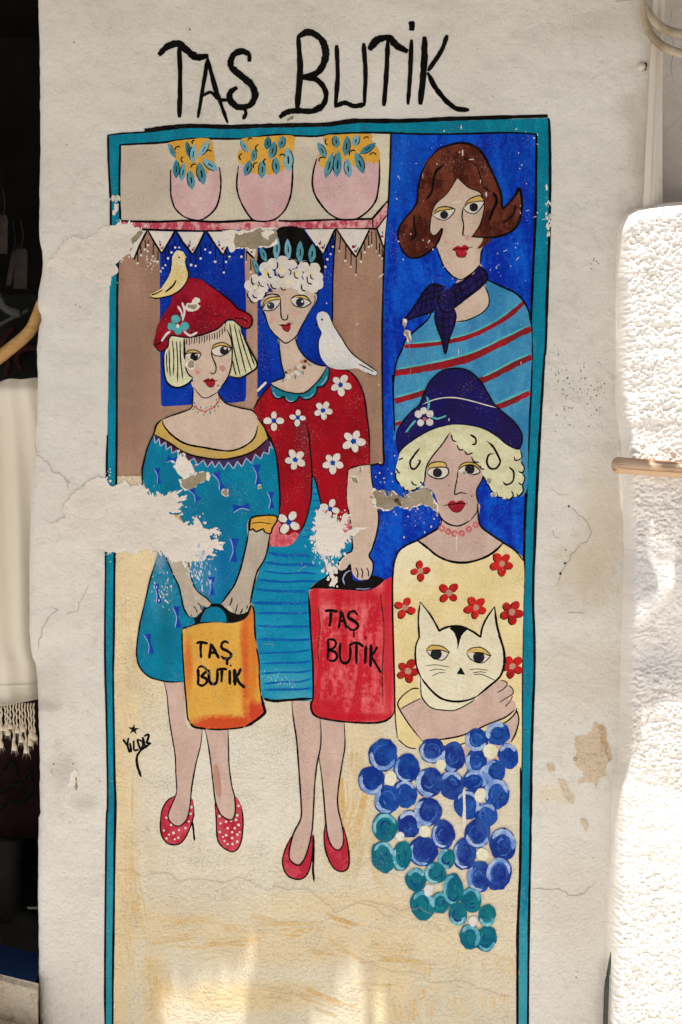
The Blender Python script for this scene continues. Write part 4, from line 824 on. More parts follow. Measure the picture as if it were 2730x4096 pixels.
for k in range(16):
    x = 542 + k * 26.5; y0 = np.interp(x, (520, 700, 850, 960), (1030, 1003, 962, 890))
    ticks.append((4, D(x, y0, x + 3, y0 + 35, x - 2 + 4 * rnd.random(), y0 + rnd.uniform(65, 90))))
lines(a, "fringe_line", BLACK, *ticks, taper=.1)
dots(a, "blush", BLUSH, D, 660, 1372, 36, 920, 1342, 32, jit=.3)
fill(a, "eye_white", EYEW, D(530, 1205, 560, 1183, 640, 1185, 690, 1190, 672, 1235, 630, 1265, 580, 1240), D(805, 1150, 850, 1115, 920, 1108, 1006, 1135, 960, 1190, 890, 1214, 820, 1195))
dots(a, "iris", IRIS, D, 622, 1222, 42, 936, 1157, 46, jit=.03)
dots(a, "eye_glint", WHITEP, D, 641, 1200, 9, 946, 1134, 15)
fill(a, "eyelid", LID, D(530, 1207, 550, 1165, 600, 1150, 650, 1158, 690, 1187, 630, 1180, 560, 1190), D(805, 1145, 830, 1100, 890, 1078, 950, 1083, 1006, 1130, 930, 1105, 860, 1115))
lines(a, "eye_outline", BLACK, (4, D(528, 1208, 550, 1165, 600, 1150, 650, 1157, 692, 1188, 672, 1235, 630, 1266)), (4, D(530, 1200, 560, 1185, 630, 1182, 690, 1188)), (4, D(803, 1150, 830, 1100, 890, 1076, 950, 1081, 1008, 1132, 960, 1190, 890, 1216, 820, 1197, 803, 1150)), (4, D(805, 1148, 860, 1115, 930, 1106, 1006, 1132)))
lines(a, "nose", BLACK, (4.5, D(803, 1150, 810, 1220, 840, 1290, 852, 1340, 842, 1385, 812, 1402, 788, 1380)))
fill(a, "lips", LIP, D(715, 1475, 770, 1445, 790, 1460, 812, 1440, 836, 1470, 842, 1500, 810, 1537, 770, 1530, 745, 1500))
lines(a, "lip_line", BLACK, (4, D(708, 1480, 760, 1468, 820, 1472, 872, 1472)), (3, D(745, 1500, 770, 1532, 810, 1539, 842, 1500)))
beret = D(200, 1060, 215, 1010, 240, 900, 300, 780, 370, 680, 400, 580, 450, 500, 550, 410, 640, 403, 720, 430, 800, 490, 900, 560, 1000, 640, 1080, 720, 1180, 770, 1222, 810, 1228, 870, 1200, 917, 1150, 925, 1090, 890, 1040, 845, 985, 830, 940, 860, 880, 920, 800, 960, 680, 1000, 560, 1020, 440, 1007, 385, 1000, 355, 1040, 350, 1110, 310, 1150, 270, 1167, 220, 1130, 198, 1090)
fill(a, "beret", BERET, beret)
lines(a, "beret_outline", BLACK, (6, beret[9:]), (5, D(210, 1105, 280, 1070, 340, 1020)), (5, D(1040, 820, 1120, 825, 1190, 860)), (4, D(840, 800, 920, 790)))
lines(a, "beret_ribbon", DOVE, (8, D(495, 650, 522, 740, 500, 850)), (7, D(450, 690, 490, 760, 495, 810)), (9, D(280, 1065, 330, 990, 375, 955)), (8, D(510, 950, 580, 1000, 658, 965)), taper=.15)
dots(a, "beret_flower", MINT, D, 430, 828, 46, 386, 905, 42, 522, 905, 46, 455, 948, 42)
dots(a, "beret_flower_centre", WHITEP, D, 450, 900, 20)
yb = figure("painted_bird", "painted yellow and white bird perched on the crimson beret")
fill(yb, "body", BIRDY, D(470, 113, 430, 120, 395, 180, 385, 260, 370, 350, 330, 430, 260, 520, 148, 577, 200, 607, 290, 602, 400, 570, 480, 522, 540, 442, 562, 360, 547, 290, 525, 220, 545, 195, 525, 160, 510, 130))
fill(yb, "beak", BLACK, D(527, 180, 555, 196, 535, 222), smooth=False)
dots(yb, "eye", BLACK, D, 465, 184, 10)
lines(yb, "outline", BLACK, (6, D(525, 220, 547, 290, 564, 360, 542, 442, 480, 522, 400, 572, 290, 604, 200, 609, 148, 577)), (5, D(385, 180, 383, 260, 370, 350)), (7, D(435, 420, 400, 480, 320, 550)), (5, D(290, 525, 230, 560, 170, 578)))
bg_ = figure("painted_bag", "painted orange shopping bag lettered TAŞ BUTİK in black")
obag = I(553, 565, 553, 565, 620, 555, 740, 510, 900, 500, 1050, 505, 1160, 480, 1240, 420, 1280, 320, 1280, 320, 1300, 400, 1305, 560, 1315, 680, 1340, 800, 1350, 900, 1355, 1100, 1370, 1250, 1400, 1380, 1412, 1430, 1380, 1470, 1300, 1530, 1210, 1585, 1100, 1600, 950, 1610, 760, 1605, 680, 1585, 635, 1550, 605, 1480, 590, 1300, 575, 1130, 560, 900, 553, 700)
fill(bg_, "bag_body", BAGO, obag)
fill(bg_, "handle", BLACK, I(560, 545, 680, 505, 660, 440, 700, 440, 750, 380, 790, 330, 850, 300, 900, 298, 960, 310, 1030, 370, 1100, 400, 1200, 400, 1258, 320, 1280, 318, 1230, 430, 1150, 482, 1040, 500, 900, 490, 730, 510, 560, 560))
fill(bg_, "handle_gap", TURQ, I(735, 490, 735, 490, 760, 420, 800, 360, 880, 330, 950, 350, 1000, 410, 1015, 492, 1015, 492, 900, 485, 800, 488))
lines(bg_, "outline", BLACK, (7, I(1282, 318, 1302, 400, 1307, 560, 1318, 690)), (6, I(1325, 760, 1350, 900, 1356, 1100, 1370, 1250)), (12, I(1372, 1255, 1402, 1380, 1414, 1430, 1380, 1472, 1300, 1532, 1210, 1587)), (7, I(1200, 1588, 1100, 1603, 950, 1613, 800, 1608)), (10, I(800, 1608, 680, 1588, 635, 1552)), (6, I(635, 1552, 605, 1480, 590, 1300, 575, 1130, 560, 900, 550, 700, 548, 560)))
text(bg_, I, 12, [[[700, 718, 730, 702, 818, 714], [745, 708, 742, 780, 748, 868]], [[848, 715, 842, 790, 830, 872], [850, 718, 885, 780, 935, 872], [835, 808, 910, 812]],
    [[1035, 712, 1000, 692, 962, 720, 965, 765, 1020, 792, 1062, 832, 1040, 868, 990, 872, 955, 845], [1018, 880, 1020, 942]],
    [[712, 975, 718, 1050, 715, 1150], [712, 970, 750, 952, 790, 975, 800, 1005, 745, 1060, 745, 1060, 795, 1080, 805, 1120, 760, 1155, 712, 1140]],
    [[828, 985, 832, 1100, 865, 1140, 905, 1125, 917, 1060, 915, 980]], [[918, 990, 960, 980, 1020, 985], [965, 985, 960, 1120]], [[1045, 990, 1047, 1145], (8, [1050, 938, 1062, 955])],
    [(15, [1095, 980, 1098, 1060, 1102, 1155]), [1162, 972, 1140, 1030, 1110, 1065], [1112, 1065, 1150, 1130, 1205, 1178]]])
fill(a, "arm", SKING, F(1220, 1285, 1220, 1285, 1300, 1275, 1420, 1305, 1420, 1305, 1400, 1450, 1370, 1560, 1300, 1680, 1270, 1780, 1250, 1880, 1225, 2000, 1205, 2070, 1160, 2085, 1120, 2100, 1080, 2085, 1060, 2065, 1030, 2020, 1000, 2025, 950, 1990, 1000, 1920, 1070, 1820, 1120, 1700, 1150, 1600, 1190, 1430))
fill(a, "arm", SKING, F(385, 1480, 430, 1600, 480, 1720, 530, 1830, 560, 1950, 580, 2040, 620, 2110, 655, 2125, 690, 2128, 720, 2100, 755, 2070, 760, 2010, 800, 2030, 838, 2010, 840, 1985, 800, 1940, 720, 1880, 670, 1800, 640, 1680, 622, 1560, 540, 1520))
lines(a, "arm_outline", BLACK, (7, F(1215, 1300, 1190, 1430, 1150, 1600, 1120, 1700, 1070, 1820, 1000, 1920, 950, 1990)), (7, F(1422, 1310, 1402, 1450, 1370, 1560, 1300, 1680, 1272, 1780, 1252, 1880, 1228, 2000)), (6, F(385, 1490, 430, 1600, 480, 1720, 532, 1830, 560, 1950, 580, 2040, 620, 2110, 650, 2128)), (5, F(622, 1570, 640, 1680, 670, 1800, 720, 1880, 800, 1940, 850, 1995)))
lines(a, "finger_line", BLACK, (4, F(675, 2020, 700, 2050, 712, 2092)), (4, F(715, 1985, 745, 2020, 752, 2060)), (4, F(650, 2100, 660, 2125)), (5, F(1052, 1932, 1045, 1980, 1025, 2015)), (5, F(1105, 2000, 1095, 2050, 1080, 2085)), (5, F(1155, 2040, 1145, 2070, 1130, 2095)), (5, F(1205, 2010, 1195, 2050)))
fill(a, "cuff", GOLD, F(1240, 1165, 1240, 1165, 1300, 1140, 1450, 1130, 1495, 1165, 1450, 1250, 1425, 1305, 1360, 1285, 1350, 1262, 1290, 1288, 1255, 1262, 1225, 1275, 1228, 1220))
lines(a, "cuff_outline", BLACK, (6, F(1240, 1165, 1300, 1140, 1450, 1130, 1497, 1165, 1450, 1250, 1427, 1308, 1370, 1292, 1358, 1262, 1290, 1290, 1255, 1262, 1225, 1275, 1228, 1220, 1240, 1165)), (4, F(1240, 1210, 1330, 1200, 1440, 1215)))
fill(a, "cuff", GOLD, F(460, 1135, 520, 1128, 572, 1200, 520, 1190))

# ---------------------------------------------------------------- brown-haired woman in the striped sweater
c = figure("painted_woman", "painted brown haired woman with indigo scarf and striped light blue sweater")
sw = C(630, 1760, 420, 1680, 370, 1760, 200, 1910, 150, 2020, 100, 2140, 82, 2300) + H(85, 150, 90, 400, 100, 700, 110, 790, 500, 900, 1000, 900, 1250, 1292, 1385, 1292, 1402, 900, 1415, 500, 1440, 0) + C(1318, 2200, 1312, 1790, 1285, 1670, 1235, 1570, 1160, 1500, 1050, 1450, 915, 1385, 890, 1430, 930, 1540, 925, 1620, 860, 1690, 740, 1745)
fill(c, "sweater", SWEAT, sw)
lines(c, "stripe", STRIPE, (17, C(175, 1985, 400, 1968, 570, 1943, 800, 1880, 1050, 1752, 1170, 1660, 1245, 1592)), (26, C(90, 2225, 300, 2192, 560, 2140, 800, 2070, 1050, 1952, 1200, 1872, 1312, 1828)), (25, C(850, 2295, 1000, 2232, 1150, 2150, 1315, 2078)), (25, H(98, 405, 250, 362, 390, 312)), (23, H(1100, 462, 1250, 402, 1420, 322)), (17, H(98, 630, 130, 618, 160, 608)), taper=.9)
lines(c, "stripe_edge", MINT, (6, C(200, 1960, 400, 1942, 560, 1918, 800, 1850, 1020, 1735, 1220, 1575)), (7, C(110, 2185, 300, 2152, 560, 2098, 800, 2030, 1050, 1912, 1305, 1790)), (7, C(880, 2255, 1000, 2195, 1150, 2115, 1312, 2045)), (7, H(105, 362, 250, 325, 390, 280)), (7, H(1085, 430, 1250, 362, 1418, 285)), (5, H(98, 608, 150, 592)))
lines(c, "sweater_outline", BLACK, (7, C(420, 1680, 370, 1760, 200, 1910, 150, 2020, 100, 2140, 80, 2300) + H(80, 150, 85, 400, 98, 700)), (7, C(915, 1385, 1050, 1450, 1160, 1500, 1235, 1568, 1290, 1670, 1313, 1790)), taper=.7)
fill(c, "neck", SKIN, C(650, 1390, 850, 1245, 900, 1430, 930, 1540, 925, 1620, 860, 1690, 740, 1745, 635, 1765, 600, 1600))
lines(c, "neck_outline", BLACK, (5, C(885, 1425, 930, 1530, 928, 1620, 860, 1692, 740, 1748, 635, 1765)))
fill(c, "face", SKIN, C(650, 470, 560, 600, 440, 740, 400, 870, 400, 960, 430, 1000, 470, 1020, 462, 1090, 490, 1170, 530, 1270, 600, 1350, 660, 1382, 700, 1382, 790, 1320, 852, 1250, 862, 1150, 882, 1090, 890, 1000, 860, 920, 890, 780, 890, 680, 850, 600, 750, 550))
lines(c, "face_outline", BLACK, (6, C(460, 1080, 490, 1170, 530, 1270, 600, 1350, 660, 1382, 700, 1382, 790, 1322, 852, 1252)), (5, C(855, 1245, 862, 1150, 882, 1095)))
hairp = C(700, 163, 800, 190, 880, 260, 950, 400, 1010, 530, 1042, 620, 1052, 740, 1110, 700, 1170, 630, 1205, 570, 1205, 570, 1226, 680, 1218, 800, 1190, 890, 1120, 960, 1000, 1000, 775, 1003, 775, 1003, 850, 900, 885, 780, 888, 690, 850, 605, 750, 562, 650, 475, 650, 475, 560, 612, 450, 720, 410, 850, 405, 950, 430, 990, 465, 980, 515, 930, 515, 930, 490, 1020, 440, 1100, 360, 1160, 280, 1190, 210, 1178, 150, 1110, 120, 1000, 130, 920, 180, 840, 250, 760, 290, 680, 300, 560, 330, 420, 390, 300, 480, 220, 600, 175)
fill(c, "hair", HAIRB, hairp)
fill(c, "hair_lock", HAIRB, C(955, 998, 945, 1040, 885, 1090, 830, 1108, 870, 1050, 890, 1005))
lines(c, "hair_outline", BLACK, (9, C(400, 300, 480, 220, 600, 175, 700, 163, 800, 190, 880, 260, 950, 400, 1010, 530, 1042, 620, 1054, 745, 1110, 700, 1170, 630, 1205, 570, 1228, 680, 1220, 800, 1192, 892, 1120, 962, 1000, 1003, 880, 1008, 775, 1003)), (8, C(400, 300, 335, 420, 300, 560, 290, 680, 250, 760, 180, 840, 130, 920, 118, 1000, 150, 1112, 210, 1180, 280, 1192, 360, 1162, 440, 1100, 492, 1020, 515, 930, 465, 982, 430, 990, 405, 950)), (4, C(650, 475, 560, 612, 450, 720, 412, 850, 405, 950)), (4, C(650, 475, 750, 562, 850, 605, 888, 690, 885, 780, 850, 900, 780, 1000)))
lines(c, "hair_line", BLACK, (10, C(530, 365, 465, 410, 435, 500, 420, 600, 368, 675)), (9, C(265, 800, 262, 900, 275, 980, 228, 1038)), (5, C(740, 310, 830, 380, 858, 480, 890, 560, 960, 600)), (11, C(970, 600, 1003, 680, 962, 780, 930, 865)), (8, C(1172, 710, 1150, 800, 1055, 885)), (6, C(700, 305, 740, 310)), taper=.15)
fill(c, "eye_white", EYEW, C(425, 812, 480, 775, 560, 760, 627, 755, 600, 810, 540, 852, 480, 842), C(705, 747, 760, 700, 882, 685, 872, 730, 810, 792, 740, 782))
dots(c, "iris", IRIS, C, 532, 806, 37, 797, 738, 39, jit=.03)
fill(c, "eyelid", LID, C(438, 787, 480, 745, 560, 736, 629, 755, 540, 766), C(715, 722, 760, 665, 850, 634, 886, 680, 800, 685))
lines(c, "eye_outline", BLACK, (4, C(425, 812, 480, 775, 560, 760, 628, 755, 600, 810, 540, 853, 480, 843, 425, 812)), (4, C(438, 787, 480, 743, 560, 734, 629, 754)), (4, C(705, 747, 760, 700, 884, 684, 872, 730, 810, 794, 740, 783, 705, 747)), (4, C(712, 724, 760, 665, 850, 634, 886, 678)))
lines(c, "nose", BLACK, (5.5, C(703, 733, 692, 820, 706, 900, 700, 986, 720, 990)))
fill(c, "lips", LIP, C(607, 1117, 650, 1083, 682, 1092, 715, 1073, 755, 1105, 735, 1140, 725, 1175, 690, 1187, 650, 1177, 635, 1140))
lines(c, "lip_line", BLACK, (4, C(600, 1120, 650, 1110, 700, 1112, 790, 1092)), (3, C(635, 1130, 650, 1177, 690, 1188, 725, 1177, 738, 1135)))
dots(c, "blush", BLUSH, C, 552, 1050, 20, 745, 1015, 22, jit=.3)
fill(c, "scarf", SCARF, C(850, 1262, 905, 1320, 912, 1392, 840, 1470, 720, 1560, 620, 1642, 560, 1560, 600, 1442, 700, 1398, 790, 1340))
fill(c, "scarf", SCARF, C(540, 1452, 430, 1428, 370, 1468, 310, 1560, 220, 1690, 138, 1775, 138, 1775, 250, 1730, 400, 1682, 470, 1632, 490, 1540))
fill(c, "scarf", SCARF, C(470, 1650, 450, 1720, 470, 1820, 510, 1920, 542, 2048, 542, 2048, 577, 1920, 620, 1800, 637, 1700, 612, 1640))
fill(c, "scarf_knot", SCARF, C(500, 1520, 560, 1470, 620, 1500, 637, 1570, 612, 1650, 550, 1682, 490, 1640, 480, 1570))
lines(c, "scarf_line", BLACK, (7, C(850, 1262, 905, 1320, 914, 1392, 840, 1472, 720, 1562, 620, 1644)), (6, C(600, 1442, 700, 1398, 790, 1340)), (8, C(540, 1452, 430, 1428, 370, 1468, 310, 1560, 220, 1690, 138, 1775)), (7, C(138, 1775, 250, 1730, 400, 1682, 465, 1640)), (7, C(468, 1640, 450, 1720, 470, 1820, 510, 1920, 542, 2048, 577, 1920, 620, 1800, 637, 1700, 614, 1640)), (6, C(500, 1520, 480, 1570, 490, 1640, 550, 1684, 612, 1650, 639, 1570, 620, 1500, 590, 1465)),
    *[(4, C(*q)) for q in ((660, 1420, 680, 1480, 700, 1560), (730, 1390, 745, 1450, 770, 1520), (790, 1350, 815, 1410, 830, 1470), (840, 1290, 870, 1370, 880, 1420), (640, 1500, 740, 1460, 900, 1340), (660, 1570, 780, 1500, 900, 1400), (390, 1470, 370, 1540, 360, 1660), (440, 1440, 440, 1520, 410, 1640), (340, 1530, 330, 1600, 320, 1690), (270, 1630, 290, 1700), (300, 1600, 400, 1560, 480, 1540), (350, 1520, 420, 1500, 500, 1490), (465, 1720, 540, 1735, 630, 1720), (475, 1800, 540, 1815, 615, 1800), (500, 1880, 580, 1880), (520, 1690, 525, 1850, 540, 2000), (580, 1690, 570, 1850))])

# ---------------------------------------------------------------- woman with the cat
d = figure("painted_woman", "painted curly blonde woman in navy hat and pale yellow flowered sweater")
swd = H(320, 1770, 320, 1770, 220, 1810, 140, 1870, 100, 1960, 80, 2080, 75, 2352) + KK(165, 200, 172, 500, 182, 1000, 190, 1300, 210, 1505, 300, 1582, 380, 1602, 460, 1560, 830, 1700, 1300, 1752, 1350, 1752, 1355, 1000, 1370, 300, 1378, 0) + H(1362, 2300, 1360, 1970, 1280, 1870, 1160, 1785, 1160, 1785, 960, 1940, 650, 1970, 420, 1840)
fill(d, "sweater", YELLOW, swd)
fill(d, "neck", SKINP, H(570, 1560, 540, 1635, 440, 1700, 325, 1772, 325, 1772, 420, 1842, 520, 1922, 650, 1972, 800, 1982, 960, 1942, 1080, 1872, 1165, 1787, 1165, 1787, 1040, 1710, 950, 1640, 918, 1560, 908, 1400))
lines(d, "sweater_outline", BLACK, (7, H(565, 1550, 530, 1640, 440, 1700, 320, 1768, 220, 1812, 140, 1872, 100, 1960, 80, 2080, 72, 2352)), (7, H(910, 1390, 918, 1560, 950, 1640, 1040, 1710, 1160, 1790, 1280, 1872, 1362, 1970)), (9, H(320, 1768, 420, 1842, 520, 1922, 650, 1974, 800, 1984, 960, 1942, 1080, 1872, 1165, 1787)), (5, KK(165, 0, 168, 400, 184, 1000, 188, 1280, 208, 1505)), (5, KK(215, 1515, 300, 1584, 380, 1602)), taper=.6)
fill(d, "face", SKINP, H(640, 705, 560, 830, 450, 960, 400, 1060, 388, 1170, 398, 1240, 470, 1290, 510, 1380, 520, 1470, 550, 1540, 600, 1592, 680, 1622, 750, 1617, 840, 1570, 905, 1480, 910, 1380, 900, 1280, 950, 1180, 968, 1120, 960, 1050, 900, 960, 800, 870, 720, 800, 690, 760))
lines(d, "face_outline", BLACK, (6, H(520, 1480, 550, 1545, 600, 1594, 680, 1624, 750, 1619, 840, 1570)), (6, H(910, 1390, 898, 1280, 950, 1180, 970, 1115)), (4, H(840, 1570, 900, 1490, 905, 1400)))
fill(d, "hair", BLONDE, H(640, 640, 500, 650, 400, 690, 250, 790, 160, 890, 130, 980, 108, 1060, 108, 1160, 150, 1222, 190, 1265, 250, 1282, 320, 1250, 370, 1212, 395, 1130, 410, 1050, 460, 950, 560, 830, 640, 708))
fill(d, "hair", BLONDE, H(640, 640, 800, 640, 950, 670, 1100, 750, 1230, 850, 1330, 890, 1345, 960, 1330, 1000, 1366, 1060, 1340, 1110, 1372, 1160, 1345, 1220, 1352, 1280, 1310, 1332, 1250, 1342, 1200, 1367, 1110, 1342, 1050, 1290, 1010, 1222, 960, 1130, 930, 1040, 860, 960, 780, 890, 710, 850, 650, 715))
hatd = H(108, 780, 120, 700, 180, 600, 260, 510, 340, 440, 370, 370, 420, 250, 490, 160, 580, 100, 700, 83, 800, 98, 880, 150, 950, 230, 1010, 330, 1070, 430, 1130, 490, 1250, 590, 1320, 680, 1347, 760, 1332, 842, 1300, 872, 1200, 830, 1090, 740, 960, 670, 800, 635, 650, 630, 520, 660, 400, 710, 270, 790, 180, 860, 130, 922)
fill(d, "hat", NAVY, hatd)
lines(d, "hat_outline", BLACK, (6, hatd[:26]), (5, hatd[25:]))
lines(d, "hat_band", EYEW, (4, H(365, 437, 500, 385, 640, 368, 780, 385, 950, 430, 1097, 470)), taper=.1)
lines(d, "hat_flower_leaf", MINT, (8, H(410, 358, 432, 430, 415, 505)), (7, H(455, 560, 520, 575, 605, 545)), (8, H(305, 590, 255, 645, 205, 712)), taper=.1)
dots(d, "hat_flower", WHITEP, H, 330, 532, 36, 380, 497, 34, 443, 528, 36, 440, 610, 36, 350, 615, 34)
dots(d, "hat_flower_centre", BEAD, H, 390, 578, 20)
lines(d, "curl_line", BLACK, *[(8, H(*q)) for q in ((345, 860, 290, 930, 248, 1000, 262, 1062, 305, 1060, 347, 990, 318, 985), (835, 730, 890, 770, 887, 822, 850, 830), (1000, 795, 1060, 850, 1110, 940, 1130, 1000, 1090, 1062, 1030, 1060, 1000, 1000, 1020, 930, 1075, 918), (1215, 1045, 1262, 1100, 1252, 1190, 1190, 1222, 1155, 1190))], *[(6, H(*q)) for q in ((640, 708, 560, 830, 455, 960, 405, 1060, 392, 1170, 375, 1215), (650, 730, 665, 785, 705, 802), (705, 830, 730, 878, 775, 880), (780, 890, 810, 925, 865, 908), (850, 945, 870, 995, 925, 1002), (930, 1030, 945, 1065, 980, 1070), (108, 1060, 135, 1105, 150, 1105), (110, 1100, 108, 1165, 150, 1222), (135, 985, 160, 968, 180, 965), (175, 1235, 200, 1280, 235, 1270), (260, 1185, 280, 1220, 320, 1225), (250, 1282, 300, 1270, 320, 1245), (345, 1190, 370, 1215), (1330, 885, 1340, 960, 1280, 985, 1268, 945), (1335, 1000, 1366, 1060, 1345, 1105, 1310, 1090), (1350, 1120, 1370, 1160, 1345, 1222, 1305, 1200), (1345, 1225, 1355, 1285, 1310, 1335, 1290, 1310), (1240, 1280, 1258, 1330, 1215, 1370, 1185, 1350), (1090, 1290, 1110, 1340, 1160, 1350), (960, 1130, 1010, 1222, 1050, 1290, 1090, 1310))], taper=.2)
fill(d, "eye_white", EYEW, H(415, 1102, 450, 1062, 560, 1050, 612, 1060, 622, 1110, 580, 1152, 510, 1162, 440, 1132), H(720, 1082, 770, 1040, 860, 1030, 930, 1085, 900, 1117, 830, 1127, 760, 1112))
dots(d, "iris", IRIS, H, 515, 1105, 46, 833, 1070, 49, jit=.03)
fill(d, "eyelid", LID, H(418, 1060, 450, 1015, 520, 1000, 590, 1010, 607, 1057, 520, 1050), H(713, 1067, 760, 1020, 830, 1003, 900, 1023, 932, 1062, 860, 1030, 790, 1030))
lines(d, "eye_outline", BLACK, (5, H(413, 1102, 450, 1060, 560, 1050, 614, 1060, 624, 1110, 580, 1154, 510, 1164, 440, 1134, 413, 1102)), (4, H(418, 1060, 450, 1013, 520, 998, 590, 1008, 608, 1057)), (5, H(718, 1082, 770, 1040, 860, 1030, 932, 1088, 900, 1118, 830, 1128)), (4, H(713, 1067, 760, 1018, 830, 1001, 900, 1022, 932, 1062)))
lines(d, "nose", BLACK, (5, H(718, 1085, 705, 1180, 688, 1260, 688, 1318, 740, 1300, 802, 1312)))
fill(d, "lips", LIP, H(613, 1417, 660, 1375, 700, 1392, 750, 1374, 792, 1410, 750, 1472, 710, 1492, 660, 1477))
lines(d, "lip_line", BLACK, (4, H(570, 1427, 650, 1415, 740, 1405, 812, 1412)), (3, H(625, 1430, 660, 1478, 710, 1493, 750, 1473, 785, 1420)))
dots(d, "necklace_bead", BEAD, H, 560, 1650, 32, 620, 1682, 33, 685, 1702, 34, 755, 1697, 32, 825, 1657, 34, 890, 1615, 33, jit=.12)
dots(d, "bead_glint", SKINP, H, 560, 1652, 11, 620, 1684, 11, 685, 1704, 12, 755, 1697, 9, 825, 1657, 10, 890, 1615, 11)
for cr, cx, cy, r, n, ro in ((H, 350, 2066, 96, 4, -.1), (H, 1150, 1995, 112, 5, .3), (KK, 685, 165, 104, 4, .75), (KK, 278, 300, 100, 4, .4), (KK, 935, 300, 104, 5, .4), (KK, 1265, 340, 112, 5, .2), (KK, 308, 885, 108, 5, .1), (KK, 1268, 842, 106, 5, .5)):
    flower(d, cr, cx, cy, r, n, ro, REDF, BROWNSP, .28)
fill(d, "forearm", SKINP, KK(820, 1590, 1000, 1460, 1200, 1370, 1292, 1285, 1315, 1340, 1300, 1450, 1250, 1545, 1150, 1720, 830, 1752))
fill(d, "arm", SKINP, KK(230, 1240, 330, 1180, 425, 1140, 450, 1155, 520, 1222, 650, 1247, 750, 1242, 870, 1182, 960, 1112, 1050, 1030, 1160, 968, 1212, 985, 1215, 1015, 1200, 1035, 1250, 1018, 1272, 1060, 1270, 1100, 1235, 1145, 1290, 1168, 1298, 1220, 1270, 1280, 1200, 1325, 1100, 1362, 950, 1432, 800, 1492, 650, 1517, 470, 1535, 420, 1502, 340, 1402, 265, 1310))
lines(d, "arm_outline", BLACK, (5, KK(425, 1050, 350, 1048, 260, 1110, 213, 1180, 230, 1240, 320, 1382, 430, 1522)), (4, KK(230, 1240, 330, 1182, 422, 1138)), (6, KK(430, 1528, 560, 1522, 750, 1492, 900, 1442, 1050, 1372, 1200, 1312, 1292, 1240)), (5, KK(440, 1552, 600, 1577, 800, 1560, 1000, 1452, 1200, 1360, 1290, 1280, 1310, 1222)), (6, KK(1302, 1230, 1327, 1332, 1302, 1450, 1255, 1545)), (4, KK(1160, 968, 1212, 985, 1217, 1015, 1180, 1055, 1125, 1085)), (4, KK(1230, 1015, 1270, 1050, 1272, 1095, 1210, 1135, 1145, 1178)), (4, KK(1270, 1110, 1250, 1160, 1200, 1215)))
cat = figure("painted_cat", "painted cream cat held in the arms of the woman in yellow")
fill(cat, "body", CATP, KK(420, 930, 432, 1120, 520, 1222, 650, 1247, 750, 1242, 870, 1182, 950, 1120, 700, 1100))
lines(cat, "outline", BLACK, (5, KK(418, 925, 425, 1050, 437, 1130, 520, 1222, 650, 1247, 750, 1242, 870, 1182, 930, 1140)))
head = KK(420, 248, 420, 248, 400, 400, 410, 575, 410, 575, 380, 650, 374, 760, 390, 860, 430, 950, 500, 1040, 600, 1130, 720, 1165, 850, 1155, 960, 1110, 1060, 1020, 1150, 940, 1190, 840, 1190, 700, 1150, 560, 1120, 430, 1105, 290, 1105, 290, 1030, 400, 990, 490, 975, 572, 975, 572, 900, 520, 800, 475, 700, 472, 630, 495, 595, 515, 595, 515, 520, 380)
fill(cat, "head", CATP, head)
lines(cat, "head_outline", BLACK, (7, KK(420, 245, 402, 400, 410, 575, 410, 575, 380, 650, 374, 760, 390, 860, 430, 950)), (9, KK(430, 950, 500, 1040, 600, 1130, 720, 1165, 850, 1155, 960, 1110)), (9, KK(940, 1120, 1060, 1020, 1150, 940, 1190, 840, 1190, 700, 1150, 560, 1120, 430, 1105, 290)), (8, KK(1105, 290, 1030, 400, 990, 490, 975, 572, 975, 572, 900, 520, 800, 475, 700, 472, 630, 495, 595, 515, 595, 515, 520, 380, 420, 248)))
fill(cat, "blaze", BLACK, KK(685, 488, 685, 488, 770, 466, 852, 502, 852, 502, 800, 560, 775, 640, 765, 687, 755, 600, 730, 530))
fill(cat, "eye_white", EYEW, KK(475, 697, 540, 680, 640, 690, 687, 717, 630, 782, 560, 772, 510, 742), KK(846, 717, 930, 700, 1067, 747, 1010, 802, 950, 807, 880, 772))
dots(cat, "iris", IRIS, KK, 566, 728, 53, 958, 756, 54, jit=.03)
fill(cat, "eyelid", LID, KK(475, 695, 510, 655, 560, 648, 630, 663, 687, 714, 600, 690), KK(846, 720, 880, 680, 960, 666, 1020, 690, 1067, 744, 980, 715, 900, 715))
lines(cat, "eye_outline", BLACK, (4, KK(475, 695, 510, 742, 560, 772, 630, 783, 688, 717)), (4, KK(473, 697, 510, 653, 560, 647, 630, 662, 688, 716, 600, 690, 475, 697)), (4, KK(846, 717, 880, 772, 950, 808, 1010, 803, 1068, 747)), (4, KK(846, 719, 880, 679, 960, 665, 1020, 689, 1068, 746, 980, 715, 900, 715)))
fill(cat, "nose", BLACK, KK(795, 848, 834, 921, 752, 911), smooth=False)
lines(cat, "whisker", BLACK, *[(3, KK(*q)) for q in ((468, 838, 560, 828, 695, 850), (495, 884, 570, 868, 662, 878), (525, 932, 590, 902, 655, 902), (868, 872, 950, 866, 1050, 880), (905, 902, 970, 892, 1025, 900), (910, 918, 990, 918, 1110, 972))], taper=.2)

